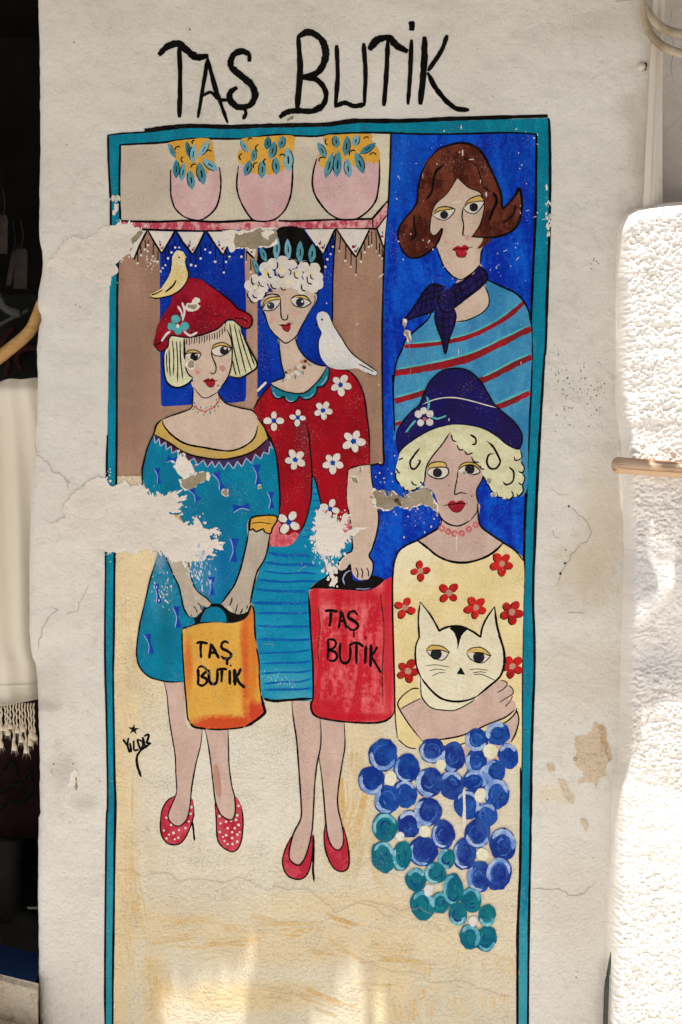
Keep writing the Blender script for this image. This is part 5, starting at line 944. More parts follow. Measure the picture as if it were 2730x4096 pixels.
# ---------------------------------------------------------------- blue and teal blossoms
def blossom(label, mat, rim, centre, petals):
    f = figure("painted_blossom", label)
    for (x, y, rx, ry) in petals:
        (px, py), = M(x, y); rx /= M.k; ry /= M.k
        fill(f, "petal", mat, ell(px, py, rx * 1.10, ry * 1.08, rnd.uniform(-.3, .3), 20, .05))
    for (x, y, rx, ry) in petals:
        mb = MB()
        (px, py), = M(x, y); rx /= M.k; ry /= M.k
        a0 = rnd.choice((0.3, 1.2, 2.6, 3.6)); n = rnd.randint(9, 14)
        mb.strip(*ribbon([(px + rx * .88 * math.cos(a0 + k * .28), py + ry * .88 * math.sin(a0 + k * .28)) for k in range(n)], rnd.uniform(9, 19), 0.08, .15))
        mb.build("petal_rim", rim, f)
        for s_ in range(3):
            mb = MB(); k0 = rnd.uniform(.3, .72); a1 = rnd.uniform(0, 6.28)
            mb.strip(*ribbon([(px + rx * k0 * math.cos(a1 + k * .4), py + ry * k0 * math.sin(a1 + k * .4)) for k in range(rnd.randint(4, 7))], rnd.uniform(3, 8), 0.05, .25))
            mb.build("petal_swirl", rnd.choice((SWB, SWD)) if rim is RIMB else rnd.choice((SWT, SWD)), f)
    if centre[2]:
        (px, py), = M(*centre[:2]); fill(f, "blossom_centre", PETC if rim is RIMB else DOVE, ell(px, py, centre[2] * .84 / M.k, centre[3] * .84 / M.k, .2, 14, .07))
blossom("large blue painted blossom below the red bag, furthest from the frame", PETB, RIMB, (337, 560, 60, 72), [(275, 370, 108, 125), (470, 480, 98, 112), (180, 580, 100, 110), (310, 740, 98, 112), (455, 690, 88, 108)])
blossom("grey blue painted blossom just under the sleeve of the cat's holder", PETV, RIMB, (750, 455, 50, 58), [(680, 335, 98, 95), (850, 388, 92, 118), (655, 595, 102, 115), (840, 620, 92, 115)])
blossom("bright blue painted blossom below the hand, touching the sweater's elbow", PETB, RIMB, (1160, 340, 70, 72), [(1045, 245, 88, 88), (1220, 195, 92, 88), (1305, 380, 76, 100), (1195, 505, 78, 90), (1045, 430, 84, 98)])
blossom("blue painted blossom with a white drip running down from it", PETB, RIMB, (1075, 700, 52, 72), [(1030, 585, 92, 82), (1210, 690, 98, 115), (970, 780, 98, 112), (1125, 865, 85, 92)])
blossom("blue painted blossom in the middle of the bunch", PETV, RIMB, (620, 1000, 60, 58), [(645, 840, 105, 112), (490, 940, 92, 105), (770, 1025, 88, 112), (605, 1165, 112, 118)])
blossom("deep blue painted blossom low on the frame side of the bunch", PETV, RIMB, (1095, 1190, 62, 62), [(1055, 1020, 98, 112), (1260, 1110, 100, 125), (945, 1185, 88, 125), (1065, 1375, 92, 125), (1232, 1350, 95, 130)])
blossom("three petalled teal painted blossom beside the middle blue blossom", PETT, RIMT, (415, 1040, 42, 46), [(290, 968, 98, 112), (275, 1210, 88, 125), (430, 1205, 72, 118)])
blossom("single small teal painted petal dab among the blossoms", PETT, RIMT, (800, 1225, 0, 0), [(800, 1225, 66, 78)])
blossom("teal painted blossom with a pale oval centre above the lowest one", PETT, RIMT, (650, 1485, 42, 62), [(545, 1400, 80, 90), (705, 1345, 82, 84), (850, 1480, 76, 125), (600, 1610, 92, 115), (745, 1590, 66, 82)])
blossom("lowest teal painted blossom at the tip of the bunch", PETT, RIMT, (1015, 1740, 40, 52), [(1000, 1565, 78, 98), (890, 1680, 72, 88), (1130, 1690, 66, 82), (990, 1872, 78, 98), (1125, 1885, 78, 102)])
lines(figure("paint_drip"), "drip", WHITEP, (11, M(945, 640, 942, 700, 946, 800, 942, 900, 945, 985)), taper=.3)

# ---------------------------------------------------------------- signature
sg = figure("painted_signature", "black signature YILDIZ under a small star, with a long curling tail")
star = []
for k in range(10):
    r_ = 38 if k % 2 == 0 else 14
    star += [150 + r_ * math.sin(k * math.pi / 5 + .1), 342 - r_ * math.cos(k * math.pi / 5 + .1)]
fill(sg, "star", BLACK, L(*star), smooth=False)
text(sg, L, 9, [[[83, 403, 98, 425, 110, 442], [118, 393, 112, 440, 126, 487]], [[128, 425, 136, 485]], [[150, 410, 154, 470, 182, 466]], [[172, 405, 190, 465], [170, 404, 205, 418, 205, 450, 186, 466]], [[206, 388, 222, 448]], [[214, 385, 245, 374, 232, 425, 232, 425, 260, 430]]])
lines(sg, "tail", BLACK, (10, L(258, 430, 200, 468, 172, 510, 172, 560, 185, 605, 198, 640)), taper=.3)

# ------------------------------------------------------------------ big lettering above
let = empty("shop_lettering", (0, 0, 2.2), None, "tall black hand painted letters TAŞ BUTİK on the white wall above the mural", "lettering")
text(let, T, 25, [
    [(26, [82, 186, 120, 150, 165, 136, 200, 160, 245, 194, 300, 190]), (19, [172, 150, 176, 300, 173, 458])],
    [(15, [297, 200, 280, 300, 253, 460]), (17, [297, 205, 330, 330, 383, 482]), (15, [272, 365, 310, 348, 345, 378, 382, 382])],
    [(26, [478, 215, 474, 182, 440, 170, 405, 190, 398, 235, 440, 275, 488, 318, 502, 365, 478, 405, 430, 412, 396, 385, 394, 350, 425, 326]), (15, [455, 415, 462, 440, 450, 466])],
    [(22, [690, 102, 698, 250, 685, 420]), (26, [688, 108, 735, 86, 785, 112, 810, 165, 800, 225, 765, 268, 700, 286]), (24, [705, 286, 770, 292, 810, 345, 800, 400, 750, 430, 690, 428, 640, 435, 608, 458])],
    [(17, [857, 142, 862, 270, 852, 415]), (18, [850, 412, 890, 394, 935, 408, 982, 400]), (17, [975, 133, 983, 270, 978, 408])],
    [(26, [998, 163, 1035, 120, 1085, 112, 1120, 145, 1168, 172]), (19, [1080, 122, 1075, 260, 1063, 408])],
    [(17, [1184, 118, 1178, 260, 1168, 402]), (25, [1183, 38, 1185, 58, 1184, 80])],
    [(26, [1241, 105, 1238, 230, 1222, 402]), (18, [1339, 98, 1315, 165, 1255, 255]), (19, [1253, 262, 1300, 345, 1370, 415, 1435, 425])]])
# ------------------------------------------------------------------ repairs, chips, cracks and specks of the wall
PATCH = plaster("fresh_repair_plaster", ph(217, 209, 198), ph(210, 200, 188), ph(193, 180, 165), relief=0.55, dirtamt=0.35)
PATCHW = plaster("white_repair_plaster", ph(222, 214, 203), ph(214, 205, 193), ph(198, 188, 174), relief=0.6, dirtamt=0.3)
PATCHY = plaster("yellowed_plaster", ph(216, 206, 186), ph(206, 194, 172), ph(190, 176, 150), relief=.8, dirtamt=.4)
CEMENT = plaster("grey_cement", ph(160, 147, 124), ph(138, 125, 102), ph(112, 100, 80), relief=0.9, dirtamt=0.6)
TANC = plaster("tan_undercoat", ph(205, 189, 166), ph(194, 175, 150), ph(168, 147, 121), relief=0.9, dirtamt=0.4)
TAND = plaster("dark_tan_undercoat", ph(186, 164, 136), ph(174, 150, 122), ph(150, 126, 98), relief=0.9, dirtamt=0.4)
HOLE = simple("dark_hole", (0.03, 0.025, 0.02, 1))
CRACK = simple("crack_dark", (0.36, 0.31, 0.26, 1))
SPECK = simple("brown_speck", (0.14, 0.09, 0.05, 1))

def ragged_line(p, amp=.10):
    P = list(p)
    for _ in range(3):
        Q = [P[0]]
        for a_, b_ in zip(P, P[1:]):
            k = rnd.gauss(0, amp); dx, dy = b_[0] - a_[0], b_[1] - a_[1]
            Q += [((a_[0] + b_[0]) / 2 - dy * k, (a_[1] + b_[1]) / 2 + dx * k), b_]
        P = Q
    return P
def rag(name, mat, polys, amp=.16, it=3):
    for p in polys:
        if name == "bare_patch" and mat is CEMENT and len(p) < 30:      # broken white skim round the hole
            cx_ = sum(q[0] for q in p) / len(p); cy_ = sum(q[1] for q in p) / len(p)
            mb = MB(); mb.poly(ragged([(cx_ + (x - cx_) * 1.05 + 2 * (x > cx_) - 1, cy_ + (y - cy_) * 1.08 + 3 * (y > cy_) - 1.5) for x, y in p], .16, 3)); mb.build("broken_skim", PATCHW, wall)
        mb = MB(); mb.poly(ragged(p, amp, it)); mb.build(name, mat, wall)
def flecks(name, mat, poly, n, spread, size, rr=random.Random(11)):
    mb = MB(); m = len(poly)
    for _ in range(n):
        i = rr.randrange(m); a_, b_ = poly[i], poly[(i + 1) % m]; u = rr.random()
        x = a_[0] + (b_[0] - a_[0]) * u + rr.gauss(0, spread); y = a_[1] + (b_[1] - a_[1]) * u + rr.gauss(0, spread)
        s_ = size * rr.uniform(.3, 1.3) ** 1.6
        P = [(x + s_ * rr.uniform(.5, 1.2) * math.cos(t_ * 1.047), y + s_ * rr.uniform(.5, 1.5) * math.sin(t_ * 1.047)) for t_ in range(6)]
        mb.poly(P)
    o = mb.build(name, mat, wall); o["kind"] = "stuff"; return o
big = DF(248, 1100, 240, 1098) + F(0, 800, 60, 850, 180, 840, 215, 885, 248, 935, 300, 948, 380, 950, 440, 915, 500, 908, 555, 970, 520, 990, 500, 1040, 535, 1080, 480, 1095, 430, 1100, 470, 1145, 555, 1190, 600, 1230, 680, 1225, 690, 1160, 710, 1150, 750, 1215, 790, 1270, 800, 1300, 850, 1275, 890, 1285, 830, 1335, 850, 1380, 895, 1375, 925, 1425, 870, 1450, 860, 1500, 780, 1575, 700, 1570, 620, 1588, 500, 1572, 420, 1530, 380, 1480, 320, 1478, 200, 1460, 0, 1470) + DF(250, 1272, 235, 1262, 215, 1268, 195, 1255, 165, 1235, 120, 1205, 128, 1198, 150, 1190, 155, 1150, 175, 1125, 200, 1108, 225, 1092)
rag("plaster_patch", PATCH, [big], .13)
flecks("paint_fleck", PATCHW, big, 240, 15, 4)
up_left = A(165, 842, 230, 850, 285, 895, 325, 902, 305, 940, 255, 955, 248, 1000, 240, 1080, 205, 1100, 120, 1165) + DF(262, 600, 272, 625, 250, 655, 215, 645, 150, 640, 108, 610, 130, 580, 150, 552, 172, 542, 200, 548, 225, 535, 262, 518)
rag("plaster_patch", PATCH, [up_left], .12)
flecks("paint_fleck", PATCHW, up_left, 80, 10, 4)
def smears(poly, n, ln, rr=random.Random(31)):
    m = len(poly); cx_ = sum(q[0] for q in poly) / m; cy_ = sum(q[1] for q in poly) / m; mb = MB()
    for _ in range(n):
        i = rr.randrange(m); a_, b_ = poly[i], poly[(i + 1) % m]; u = rr.random()
        x = a_[0] + (b_[0] - a_[0]) * u; y = a_[1] + (b_[1] - a_[1]) * u
        if x < 480: continue
        d_ = math.hypot(x - cx_, y - cy_); l = ln * rr.uniform(.3, 1.2); ang = math.atan2(y - cy_, x - cx_) + rr.uniform(-.9, .9)
        mb.poly(ragged(leafshape((x - math.cos(ang) * l * .4, y - math.sin(ang) * l * .4), (x + math.cos(ang) * l, y + math.sin(ang) * l), l * rr.uniform(.25, .5)), .22, 2))
    o = mb.build("scraped_smear", PATCHW, wall); o["kind"] = "stuff"
smears(big, 110, 28); smears(up_left, 40, 20)
mid = G(655, 1530, 690, 1500, 720, 1488, 750, 1530, 830, 1545, 880, 1610, 900, 1570, 930, 1515, 975, 1525, 960, 1600, 900, 1620, 925, 1695, 1010, 1660, 1095, 1640, 1100, 1662, 990, 1720, 930, 1790, 895, 1850, 860, 1900, 780, 1925, 700, 1912, 640, 1860, 650, 1790, 635, 1720, 660, 1640, 640, 1600)
rag("plaster_patch", PATCHW, [mid], .12)
flecks("paint_fleck", PATCHW, mid, 70, 10, 5); smears(mid, 70, 22)
rag("plaster_patch", PATCHW, [G(710, 1955, 770, 1970, 800, 2030, 830, 2090, 822, 2130, 860, 2180, 830, 2230, 815, 2160, 780, 2080, 740, 2020), G(800, 2010, 850, 2040, 860, 2080, 820, 2060)], .16)
flecks("paint_fleck", PATCHW, G(760, 1960, 880, 2060, 840, 2200, 790, 2120), 40, 12, 6)
SCUFF = paint("pale_blue_scuff_paint", ph(150, 176, 196), ph(206, 204, 202), (20, 20), contrast=1.6)
def scuffs(name, mat, cr, x, y, sx_, sy_, n, ln, ang0, rr=random.Random(77)):
    mb = MB()
    for _ in range(n):
        (px, py), = cr(rr.gauss(x, sx_), rr.gauss(y, sy_)); l = ln * rr.uniform(.2, 1.1); a_ = ang0 + rr.uniform(-.5, .5)
        mb.poly(ragged(leafshape((px, py), (px + l * math.cos(a_), py + l * math.sin(a_)), l * rr.uniform(.18, .45)), .25, 2))
    o = mb.build(name, mat, wall); o["kind"] = "stuff"
scuffs("scraped_smear", SCUFF, F, 720, 1660, 75, 110, 90, 20, 1.6)
scuffs("scraped_smear", SCUFF, F, 400, 1850, 60, 120, 60, 13, 1.5)
scuffs("scraped_smear", SCUFF, G, 690, 1930, 60, 60, 40, 14, 1.2)
scuffs("scraped_smear", SCUFF, J, 330, 1340, 120, 60, 50, 9, 1.5)
scuffs("scraped_smear", PATCHW, C, 1465, 800, 14, 120, 26, 24, 1.5)
chip = F(530, 525, 585, 545, 610, 590, 650, 620, 690, 700, 670, 740, 640, 720, 610, 765, 560, 755, 510, 700, 495, 630, 510, 590)
rag("plaster_patch", PATCHW, [chip], .15); flecks("paint_fleck", PATCHW, chip, 50, 9, 5)
rag("plaster_patch", PATCHW, [A(960, 905, 1060, 905, 1180, 915, 1290, 885, 1392, 895, 1385, 985, 1330, 1040, 1250, 1040, 1150, 1050, 1030, 1080, 1000, 1020)], .12)
rag("bare_patch", CEMENT, [A(1062, 930, 1120, 938, 1180, 920, 1215, 905, 1262, 885, 1275, 905, 1310, 900, 1385, 898, 1380, 975, 1330, 1030, 1262, 1025, 1160, 1038, 1060, 1048, 1052, 1000)], .10)
rag("plaster_patch", PATCHW, [A(1265, 920, 1300, 905, 1350, 905, 1370, 912, 1330, 945, 1325, 980, 1285, 960)], .14)
rag("bare_patch", CEMENT, [A(258, 960, 320, 905, 342, 918, 335, 935, 290, 990, 255, 1020), F(540, 780, 600, 772, 690, 745, 740, 712, 805, 712, 815, 790, 770, 800, 720, 808, 695, 850, 610, 877, 560, 840), F(960, 880, 1010, 880, 1018, 930, 985, 942, 950, 915), F(1312, 832, 1335, 835, 1338, 868, 1315, 872), G(1070, 1050, 1100, 1050, 1095, 1105, 1070, 1095), G(1000, 1145, 1050, 1150, 1055, 1210, 1010, 1190), D(565, 1270, 600, 1258, 628, 1290, 625, 1330, 580, 1345, 552, 1330), D(862, 1510, 890, 1505, 893, 1540, 862, 1540), T(640, 465, 660, 452, 672, 452, 668, 466, 645, 476), H(750, 1092, 800, 1100, 780, 1130), H(1045, 1310, 1090, 1305, 1085, 1338, 1050, 1335), H(1005, 1160, 1045, 1165, 1040, 1205, 1015, 1210)], .10)
rag("plaster_patch", PATCHW, [D(630, 598, 680, 615, 685, 650, 660, 660, 690, 695, 655, 735, 560, 748, 528, 710, 545, 665, 600, 655)], .12)
rag("bare_patch", CEMENT, [D(560, 672, 600, 680, 650, 668, 650, 708, 600, 725, 552, 705)], .12)
band = H(-115, 1290, -80, 1268, -45, 1290, 0, 1285, 30, 1340, 70, 1335, 75, 1290, 130, 1335, 210, 1352, 235, 1310, 330, 1290, 340, 1250, 400, 1248, 455, 1300, 478, 1370, 510, 1420, 512, 1490, 470, 1462, 430, 1432, 350, 1412, 270, 1440, 200, 1452, 100, 1432, 40, 1470, -30, 1448, -80, 1440)
rag("bare_patch", CEMENT, [band], .12); flecks("paint_fleck", CEMENT, band, 60, 9, 4)
rag("bare_patch", CEMENT, [C(170, 1740, 190, 1780, 180, 1820, 165, 1780), C(180, 1830, 215, 1850, 235, 1930, 215, 1950, 195, 1900)], .12)
rag("bare_patch", TANC, [G(960, 1290, 1030, 1275, 1120, 1300, 1180, 1290, 1235, 1400, 1240, 1500, 1180, 1600, 1120, 1640, 1010, 1650, 990, 1540, 960, 1400)], .08) if False else None
rag("bare_patch", TANC, [R6(268, 545, 340, 540, 380, 470, 400, 452, 440, 465, 468, 500, 480, 590, 505, 690, 475, 715, 465, 790, 430, 810, 410, 830, 400, 880, 390, 830, 340, 830, 290, 850, 285, 820, 330, 800, 290, 740, 262, 690, 270, 620), R6(95, 715, 135, 712, 140, 765, 105, 765), R6(165, 800, 200, 815, 230, 870, 270, 930, 262, 970, 225, 960, 190, 880), R6(305, 1062, 335, 1070, 352, 1110, 345, 1150, 325, 1130)], .10)
rag("bare_patch", TAND, [R6(398, 470, 450, 480, 460, 560, 470, 640, 500, 690, 480, 708, 455, 640, 435, 600, 430, 540), R6(260, 675, 288, 675, 282, 702, 262, 700)], .10)
rag("bare_patch", CEMENT, [L3(472, 790, 488, 800, 492, 850, 480, 888, 470, 860)], .08)
rag("plaster_patch", PATCHW, [L3(445, 770, 470, 748, 498, 785, 470, 800, 468, 860, 440, 862, 425, 860, 440, 820)], .08)
lines(wall, "crack", CRACK, *[(w_ * .5, ragged_line(s)) for w_, s in (
    (3, N(60, 155, 180, 170, 300, 190, 430, 202, 560, 215, 750, 245, 900, 270, 1080, 300)), (2.5, N(890, 480, 1100, 515, 1300, 555, 1460, 600)),
    (4.5, R6(0, 1505, 60, 1500, 130, 1508, 165, 1500, 205, 1518, 240, 1548, 300, 1538, 350, 1500, 400, 1450)), (4.5, L2(232, 970, 245, 1010, 325, 1090, 350, 1150, 400, 1160, 435, 1185, 460, 1225, 480, 1225)), (3, L2(450, 1210, 465, 1270)),
    (4.5, L2(345, 2062, 392, 2082, 335, 2130, 300, 2190, 285, 2240, 262, 2290, 256, 2352)), (3, L2(440, 2115, 530, 2085, 560, 2000, 600, 1910)),
    (3, I(612, 500, 640, 640, 700, 800, 760, 930, 810, 1010, 870, 1120, 950, 1300, 1020, 1450)), (2.5, I(820, 1020, 930, 930, 1050, 850, 1140, 770)), (2.5, I(720, 1165, 690, 1270, 670, 1400)),
    (3, R5(120, 1270, 180, 1310, 240, 1320)), (4, R5(240, 1380, 300, 1430, 350, 1470, 385, 1530, 390, 1580, 320, 1640, 270, 1700, 230, 1780, 190, 1850, 155, 1940)), (5, R5(240, 2095, 290, 2100, 350, 2108)), (4, R5(130, 1550, 180, 1600)),
    (3, R6(300, 1060, 335, 1062, 352, 1110)), (3, M(50, 1580, 250, 1600, 500, 1640, 800, 1690)), (2, M(700, 1770, 760, 1820, 840, 1810)), (2.5, C(235, 1950, 240, 2080, 235, 2200, 225, 2290)),
    (3, J(500, 230, 540, 190, 600, 165)), (3, J(150, 990, 250, 995)), (2.5, B(10, 1180, 60, 1200)))], taper=.2)
holes = []
for cr, pts in ((L1, ((498, 285, 6), (452, 974, 5), (540, 2065, 5), (510, 2050, 4))), (T, ((218, 74, 5),)), (L3, ((462, 716, 5), (340, 716, 6), (328, 766, 4), (383, 661, 3), (628, 825, 4))), (R5, ((245, 1385, 9), (220, 1770, 9), (188, 1838, 10), (225, 1680, 6), (650, 1672, 7))), (R6, ((96, 940, 4), (382, 1308, 4), (165, 2035, 3), (275, 2060, 5), (285, 2025, 4))), (H, ((630, 1227, 7), (850, 1335, 9), (232, 1060, 6))), (M, ((225, 1728, 5), (465, 1985, 5)))):
    for x, y, r in pts:
        (px, py), = cr(x, y); holes += [px, py, r / cr.k * 0.85]
dots(wall, "pit", HOLE, NV, *holes, jit=.25)
rs = random.Random(5); sp = []
for _ in range(95):
    (x, y), = R5(rs.gauss(300, 120), rs.gauss(620, 100) ); 
    if x > 2196: sp += [x, y, rs.uniform(1.2, 3.0)]
for _ in range(6):
    (x, y), = R4(rs.uniform(250, 370), rs.uniform(1940, 2110)); sp += [x, y, 2.6]
o = dots(wall, "speck", SPECK, NV, *sp, jit=.2, joined=True); o["kind"] = "stuff"
# white paint spatter across the upper part of the mural
sp = []
for x, y, x2, y2, w_ in ((685, 0, 685, 38, 9), (697, 222, 697, 280, 10), (857, 490, 857, 525, 7), (911, 600, 911, 650, 8), (752, 312, 800, 308, 7), (600, 702, 688, 682, 12), (1227, 350, 1227, 372, 7), (275, 347, 290, 345, 6), (1370, 75, 1370, 100, 8), (1060, 1135, 1095, 1120, 6), (990, 1275, 1025, 1250, 4), (720, 1140, 785, 1115, 4), (785, 1275, 825, 1250, 4), (520, 1280, 550, 1262, 6), (340, 1035, 345, 1030, 16), (385, 1060, 405, 1030, 7), (1265, 770, 1295, 765, 5), (1330, 828, 1362, 818, 5), (1405, 852, 1462, 835, 5), (662, 2000, 662, 2070, 4), (1218, 2120, 1222, 2145, 6), (900, 640, 900, 600, 4), (340, 430, 342, 480, 4), (1210, 770, 1218, 800, 5), (1175, 1215, 1205, 1180, 5)):
    sp.append((w_ / 2.0, C(x, y, (x + x2) / 2, (y + y2) / 2, x2, y2)))
sp += [(9, G(70, 310, 120, 260, 165, 215)), (4, E(1500, 655, 1560, 615)), (4, E(1272, 1155, 1290, 1125)), (4, E(1500, 1785, 1520, 1765)), (6, E(958, 915, 962, 930)), (4, H(625, 600, 632, 568)), (3, H(705, 1700, 700, 1790, 705, 1880))]
lines(wall, "paint_spatter", WHITEP, *sp, taper=.2)
flecks("paint_fleck", WHITEP, C(100, 300, 1350, 200, 1330, 1300, 900, 1250, 200, 1300), 70, 70, 2.6)
flecks("paint_fleck", WHITEP, A(95, 640, 140, 660, 145, 700, 120, 760, 100, 700), 16, 8, 9)
flecks("paint_fleck", WHITEP, D(180, 210, 240, 260, 150, 300, 120, 150), 26, 12, 3.5)
flecks("paint_fleck", TANC, H(0, 1050, 300, 1500, 500, 1560, 200, 1620), 46, 30, 3.2)

# ------------------------------------------------------------------ nail in the bare patch
NAIL = simple("rusty_iron", (0.07, 0.045, 0.03, 1), (0.12, 0.07, 0.04, 1), 200, 0.7)
def tube(name, path, radii, mat, parent=None, seg_=14, cap=True):
    P = [Vector(p) for p in path]; vs, fs = [], []
    if isinstance(radii, (int, float)): radii = [radii] * len(P)
    up_ = Vector((0.13, 0.31, 0.94)).normalized()
    for i, p in enumerate(P):
        d_ = (P[min(i + 1, len(P) - 1)] - P[max(i - 1, 0)]).normalized()
        s_ = d_.cross(up_)
        if s_.length < .2: s_ = d_.cross(Vector((1, 0, 0)))
        s_.normalize(); t_ = d_.cross(s_).normalized()
        for k in range(seg_):
            an = 2 * math.pi * k / seg_; vs.append(p + (s_ * math.cos(an) + t_ * math.sin(an)) * radii[i])
    for i in range(len(P) - 1):
        for k in range(seg_):
            fs.append((i * seg_ + k, i * seg_ + (k + 1) % seg_, (i + 1) * seg_ + (k + 1) % seg_, (i + 1) * seg_ + k))
    if cap:
        fs.append(tuple(range(seg_))[::-1]); fs.append(tuple((len(P) - 1) * seg_ + k for k in range(seg_)))
    return meshobj(name, vs, fs, mat, parent, True)
def smooth3(pts, n=6):
    P = [np.array(p, float) for p in pts]; o = []
    for i in range(len(P) - 1):
        a_ = P[i - 1] if i else 2 * P[0] - P[1]; d_ = P[i + 2] if i + 2 < len(P) else 2 * P[-1] - P[-2]
        for k in range(n):
            u = k / n; b_, c_ = P[i], P[i + 1]
            o.append(0.5 * (2 * b_ + (c_ - a_) * u + (2 * a_ - 5 * b_ + 4 * c_ - d_) * u * u + (3 * b_ - a_ - 3 * c_ + d_) * u ** 3))
    o.append(P[-1]); return [tuple(p) for p in o]
def at(cr, x, y, d_): (px, py), = cr(x, y); return (WX(px, d_), d_, WZ(py, d_))
nl = empty("nail", at(H, 155, 1430, -.001), None, "small rusty nail bent down in the bare grey patch of the mural", "nail")
tube("shank", smooth3([at(H, 155, 1432, .006), at(H, 140, 1405, -.012), at(H, 118, 1380, -.022)]), .0026, NAIL, nl, 8)
tube("nail_head", [at(H, 119, 1381, -.0215), at(H, 114, 1376, -.024)], .0055, NAIL, nl, 10)

# ------------------------------------------------------------------ wooden pole in front of the pier
def woodmat(name, c1, c2, c3):
    m, t, b_ = start(name, .55, .3)
    tc = nd(t, "ShaderNodeTexCoord"); v = scaled(t, tc.outputs["Object"], 1.6, 95, 95)
    n = noise(t, v, 2.2, 5, .6, 1.2); n2 = noise(t, scaled(t, tc.outputs["Object"], 3, 26, 26), 1.5, 3, .5)
    col = mixc(t, mrange(t, n, .47, .53), c1, c2); col = mixc(t, mrange(t, n2, .56, .70), col, c3)
    t.links.new(col, b_.inputs["Base Color"])
    bp = nd(t, "ShaderNodeBump"); bp.inputs["Distance"].default_value = .0012; t.links.new(n, bp.inputs["Height"]); t.links.new(bp.outputs[0], b_.inputs["Normal"])
    return m
PINE = woodmat("weathered_pine", (0.56, 0.38, 0.23, 1), (0.30, 0.125, 0.05, 1), (0.60, 0.48, 0.35, 1))
p0 = Vector(at(R5, 533, 1106, -.076)); p1 = Vector(at(R5, 1008, 1142, -.076)); dr = (p1 - p0).normalized()
pole = empty("wooden_pole", p0, None, "weathered pine pole with rounded end running across the sunlit pier", "pole")
L_ = 1.1; R_ = .0166
vs, fs = [], []; prof = [(0.0, .0), (.0008, .0055), (.0028, .0105), (.006, .0142), (.010, .0160), (.015, R_)] + [(x, R_) for x in np.linspace(.03, L_, 24)]
for x, r in prof:
    for k in range(28):
        an = 2 * math.pi * k / 28; vs.append((x, r * math.cos(an), r * math.sin(an)))
for i in range(len(prof) - 1):
    for k in range(28): fs.append((i * 28 + k, (i + 1) * 28 + k, (i + 1) * 28 + (k + 1) % 28, i * 28 + (k + 1) % 28))
me = bpy.data.meshes.new("rod"); me.from_pydata(vs, [], fs); me.materials.append(PINE); me.polygons.foreach_set("use_smooth", [True] * len(fs))
ro = bpy.data.objects.new("rod", me); COL.objects.link(ro); ro.parent = pole
ro.rotation_euler = dr.to_track_quat('X', 'Z').to_euler()
IRON = simple("painted_iron", (0.55, 0.52, 0.48, 1), (0.40, 0.37, 0.33, 1), 40, .6)
for tx in (.42, .95):
    c_ = p0 + dr * tx
    tube("bracket", smooth3([(c_.x, -.05, c_.z + .01), (c_.x, c_.y, c_.z - .021), (c_.x, c_.y - .024, c_.z + .004)]), .005, IRON, pole, 10)

# ------------------------------------------------------------------ white trunking, knob and bent branch at the top right
TRUNK = simple("chalky_white_paint", ph(204, 196, 184), ph(194, 184, 170), 30, .6, .0006, (1, 1, .12))
tk = empty("wall_trunking", (WX(2625), -.01, 2.2), None, "white painted vertical trunking in the corner above the sunlit pier", "trunking")
def prism(name, x0t, x1t, x0b, x1b, yt, yb, y0, y1, mat, par):
    v = [(WX(a_), y, WZ(z)) for z, (a_, b_) in ((yt, (x0t, x1t)), (yb, (x0b, x1b))) for y in (y0, y1) for a_ in (a_, b_)]
    o = meshobj(name, v, [(0, 2, 3, 1), (4, 5, 7, 6), (0, 1, 5, 4), (2, 6, 7, 3), (0, 4, 6, 2), (1, 3, 7, 5)], mat, par)
    bm = bmesh.new(); bm.from_mesh(o.data); bmesh.ops.recalc_face_normals(bm, faces=bm.faces); bmesh.ops.bevel(bm, geom=list(bm.edges), offset=.0015, segments=2, affect='EDGES'); bm.to_mesh(o.data); bm.free()
    return o
prism("cover", 2614, 2650, 2559, 2607, -200, 900, -.020, .03, TRUNK, tk)
prism("lip", 2649, 2664, 2606, 2626, -200, 900, -.011, .034, TRUNK, tk)
prism("ridge", 2640, 2647, 2590, 2597, -200, 900, -.0225, -.0195, TRUNK, tk)
kn = empty("wall_peg", at(R4, 660, 525, 0), None, "small round white peg on the wall beside the trunking", "peg")
KNOB = simple("chalky_knob", ph(200, 192, 180), ph(180, 168, 150), 200, .6)
vs, fs = [], []
for i, (r, y) in enumerate(((.0085, 0), (.0085, -.003), (.0078, -.006), (.0055, -.0085), (.0025, -.0098), (.0002, -.010))):
    for k in range(16): vs.append((WX(2567) + r * math.cos(k * math.pi / 8), y, WZ(268) + r * math.sin(k * math.pi / 8)))
for i in range(5):
    for k in range(16): fs.append((i * 16 + k, i * 16 + (k + 1) % 16, i * 16 + 16 + (k + 1) % 16, i * 16 + 16 + k))
meshobj("button", vs, fs, KNOB, kn, True)
mb = MB(); mb.poly(ragged(R4(640, 500, 690, 485, 705, 495, 700, 545, 665, 562, 640, 548), .1)); mb.build("cavity", HOLE, kn)
BRANCH = simple("weathered_branch", ph(178, 164, 142), ph(128, 112, 90), 14, .8, .004, (1, 1, 1))
br = empty("bent_branch", at(R4, 850, 260, -.05), None, "pale bent branch with two curling arms around the trunking at the top corner", "branch")
tube("arm", smooth3([at(R4, 690, -120, -.02), at(R4, 680, 0, -.02), at(R4, 684, 110, -.022), at(R4, 706, 215, -.03), at(R4, 765, 310, -.042), at(R4, 860, 380, -.05), at(R4, 990, 424, -.055), at(R4, 1150, 440, -.055)]), list(np.interp(np.arange(43), [0, 14, 26, 42], [.0075, .0082, .0088, .0094])), BRANCH, br)
tube("arm", smooth3([at(R4, 697, 22, -.045), at(R4, 722, 95, -.048), at(R4, 768, 170, -.055), at(R4, 850, 232, -.06), at(R4, 990, 272, -.06), at(R4, 1150, 280, -.06)]), list(np.interp(np.arange(31), [0, 6, 14, 30], [.0006, .0058, .0092, .0100])), BRANCH, br)
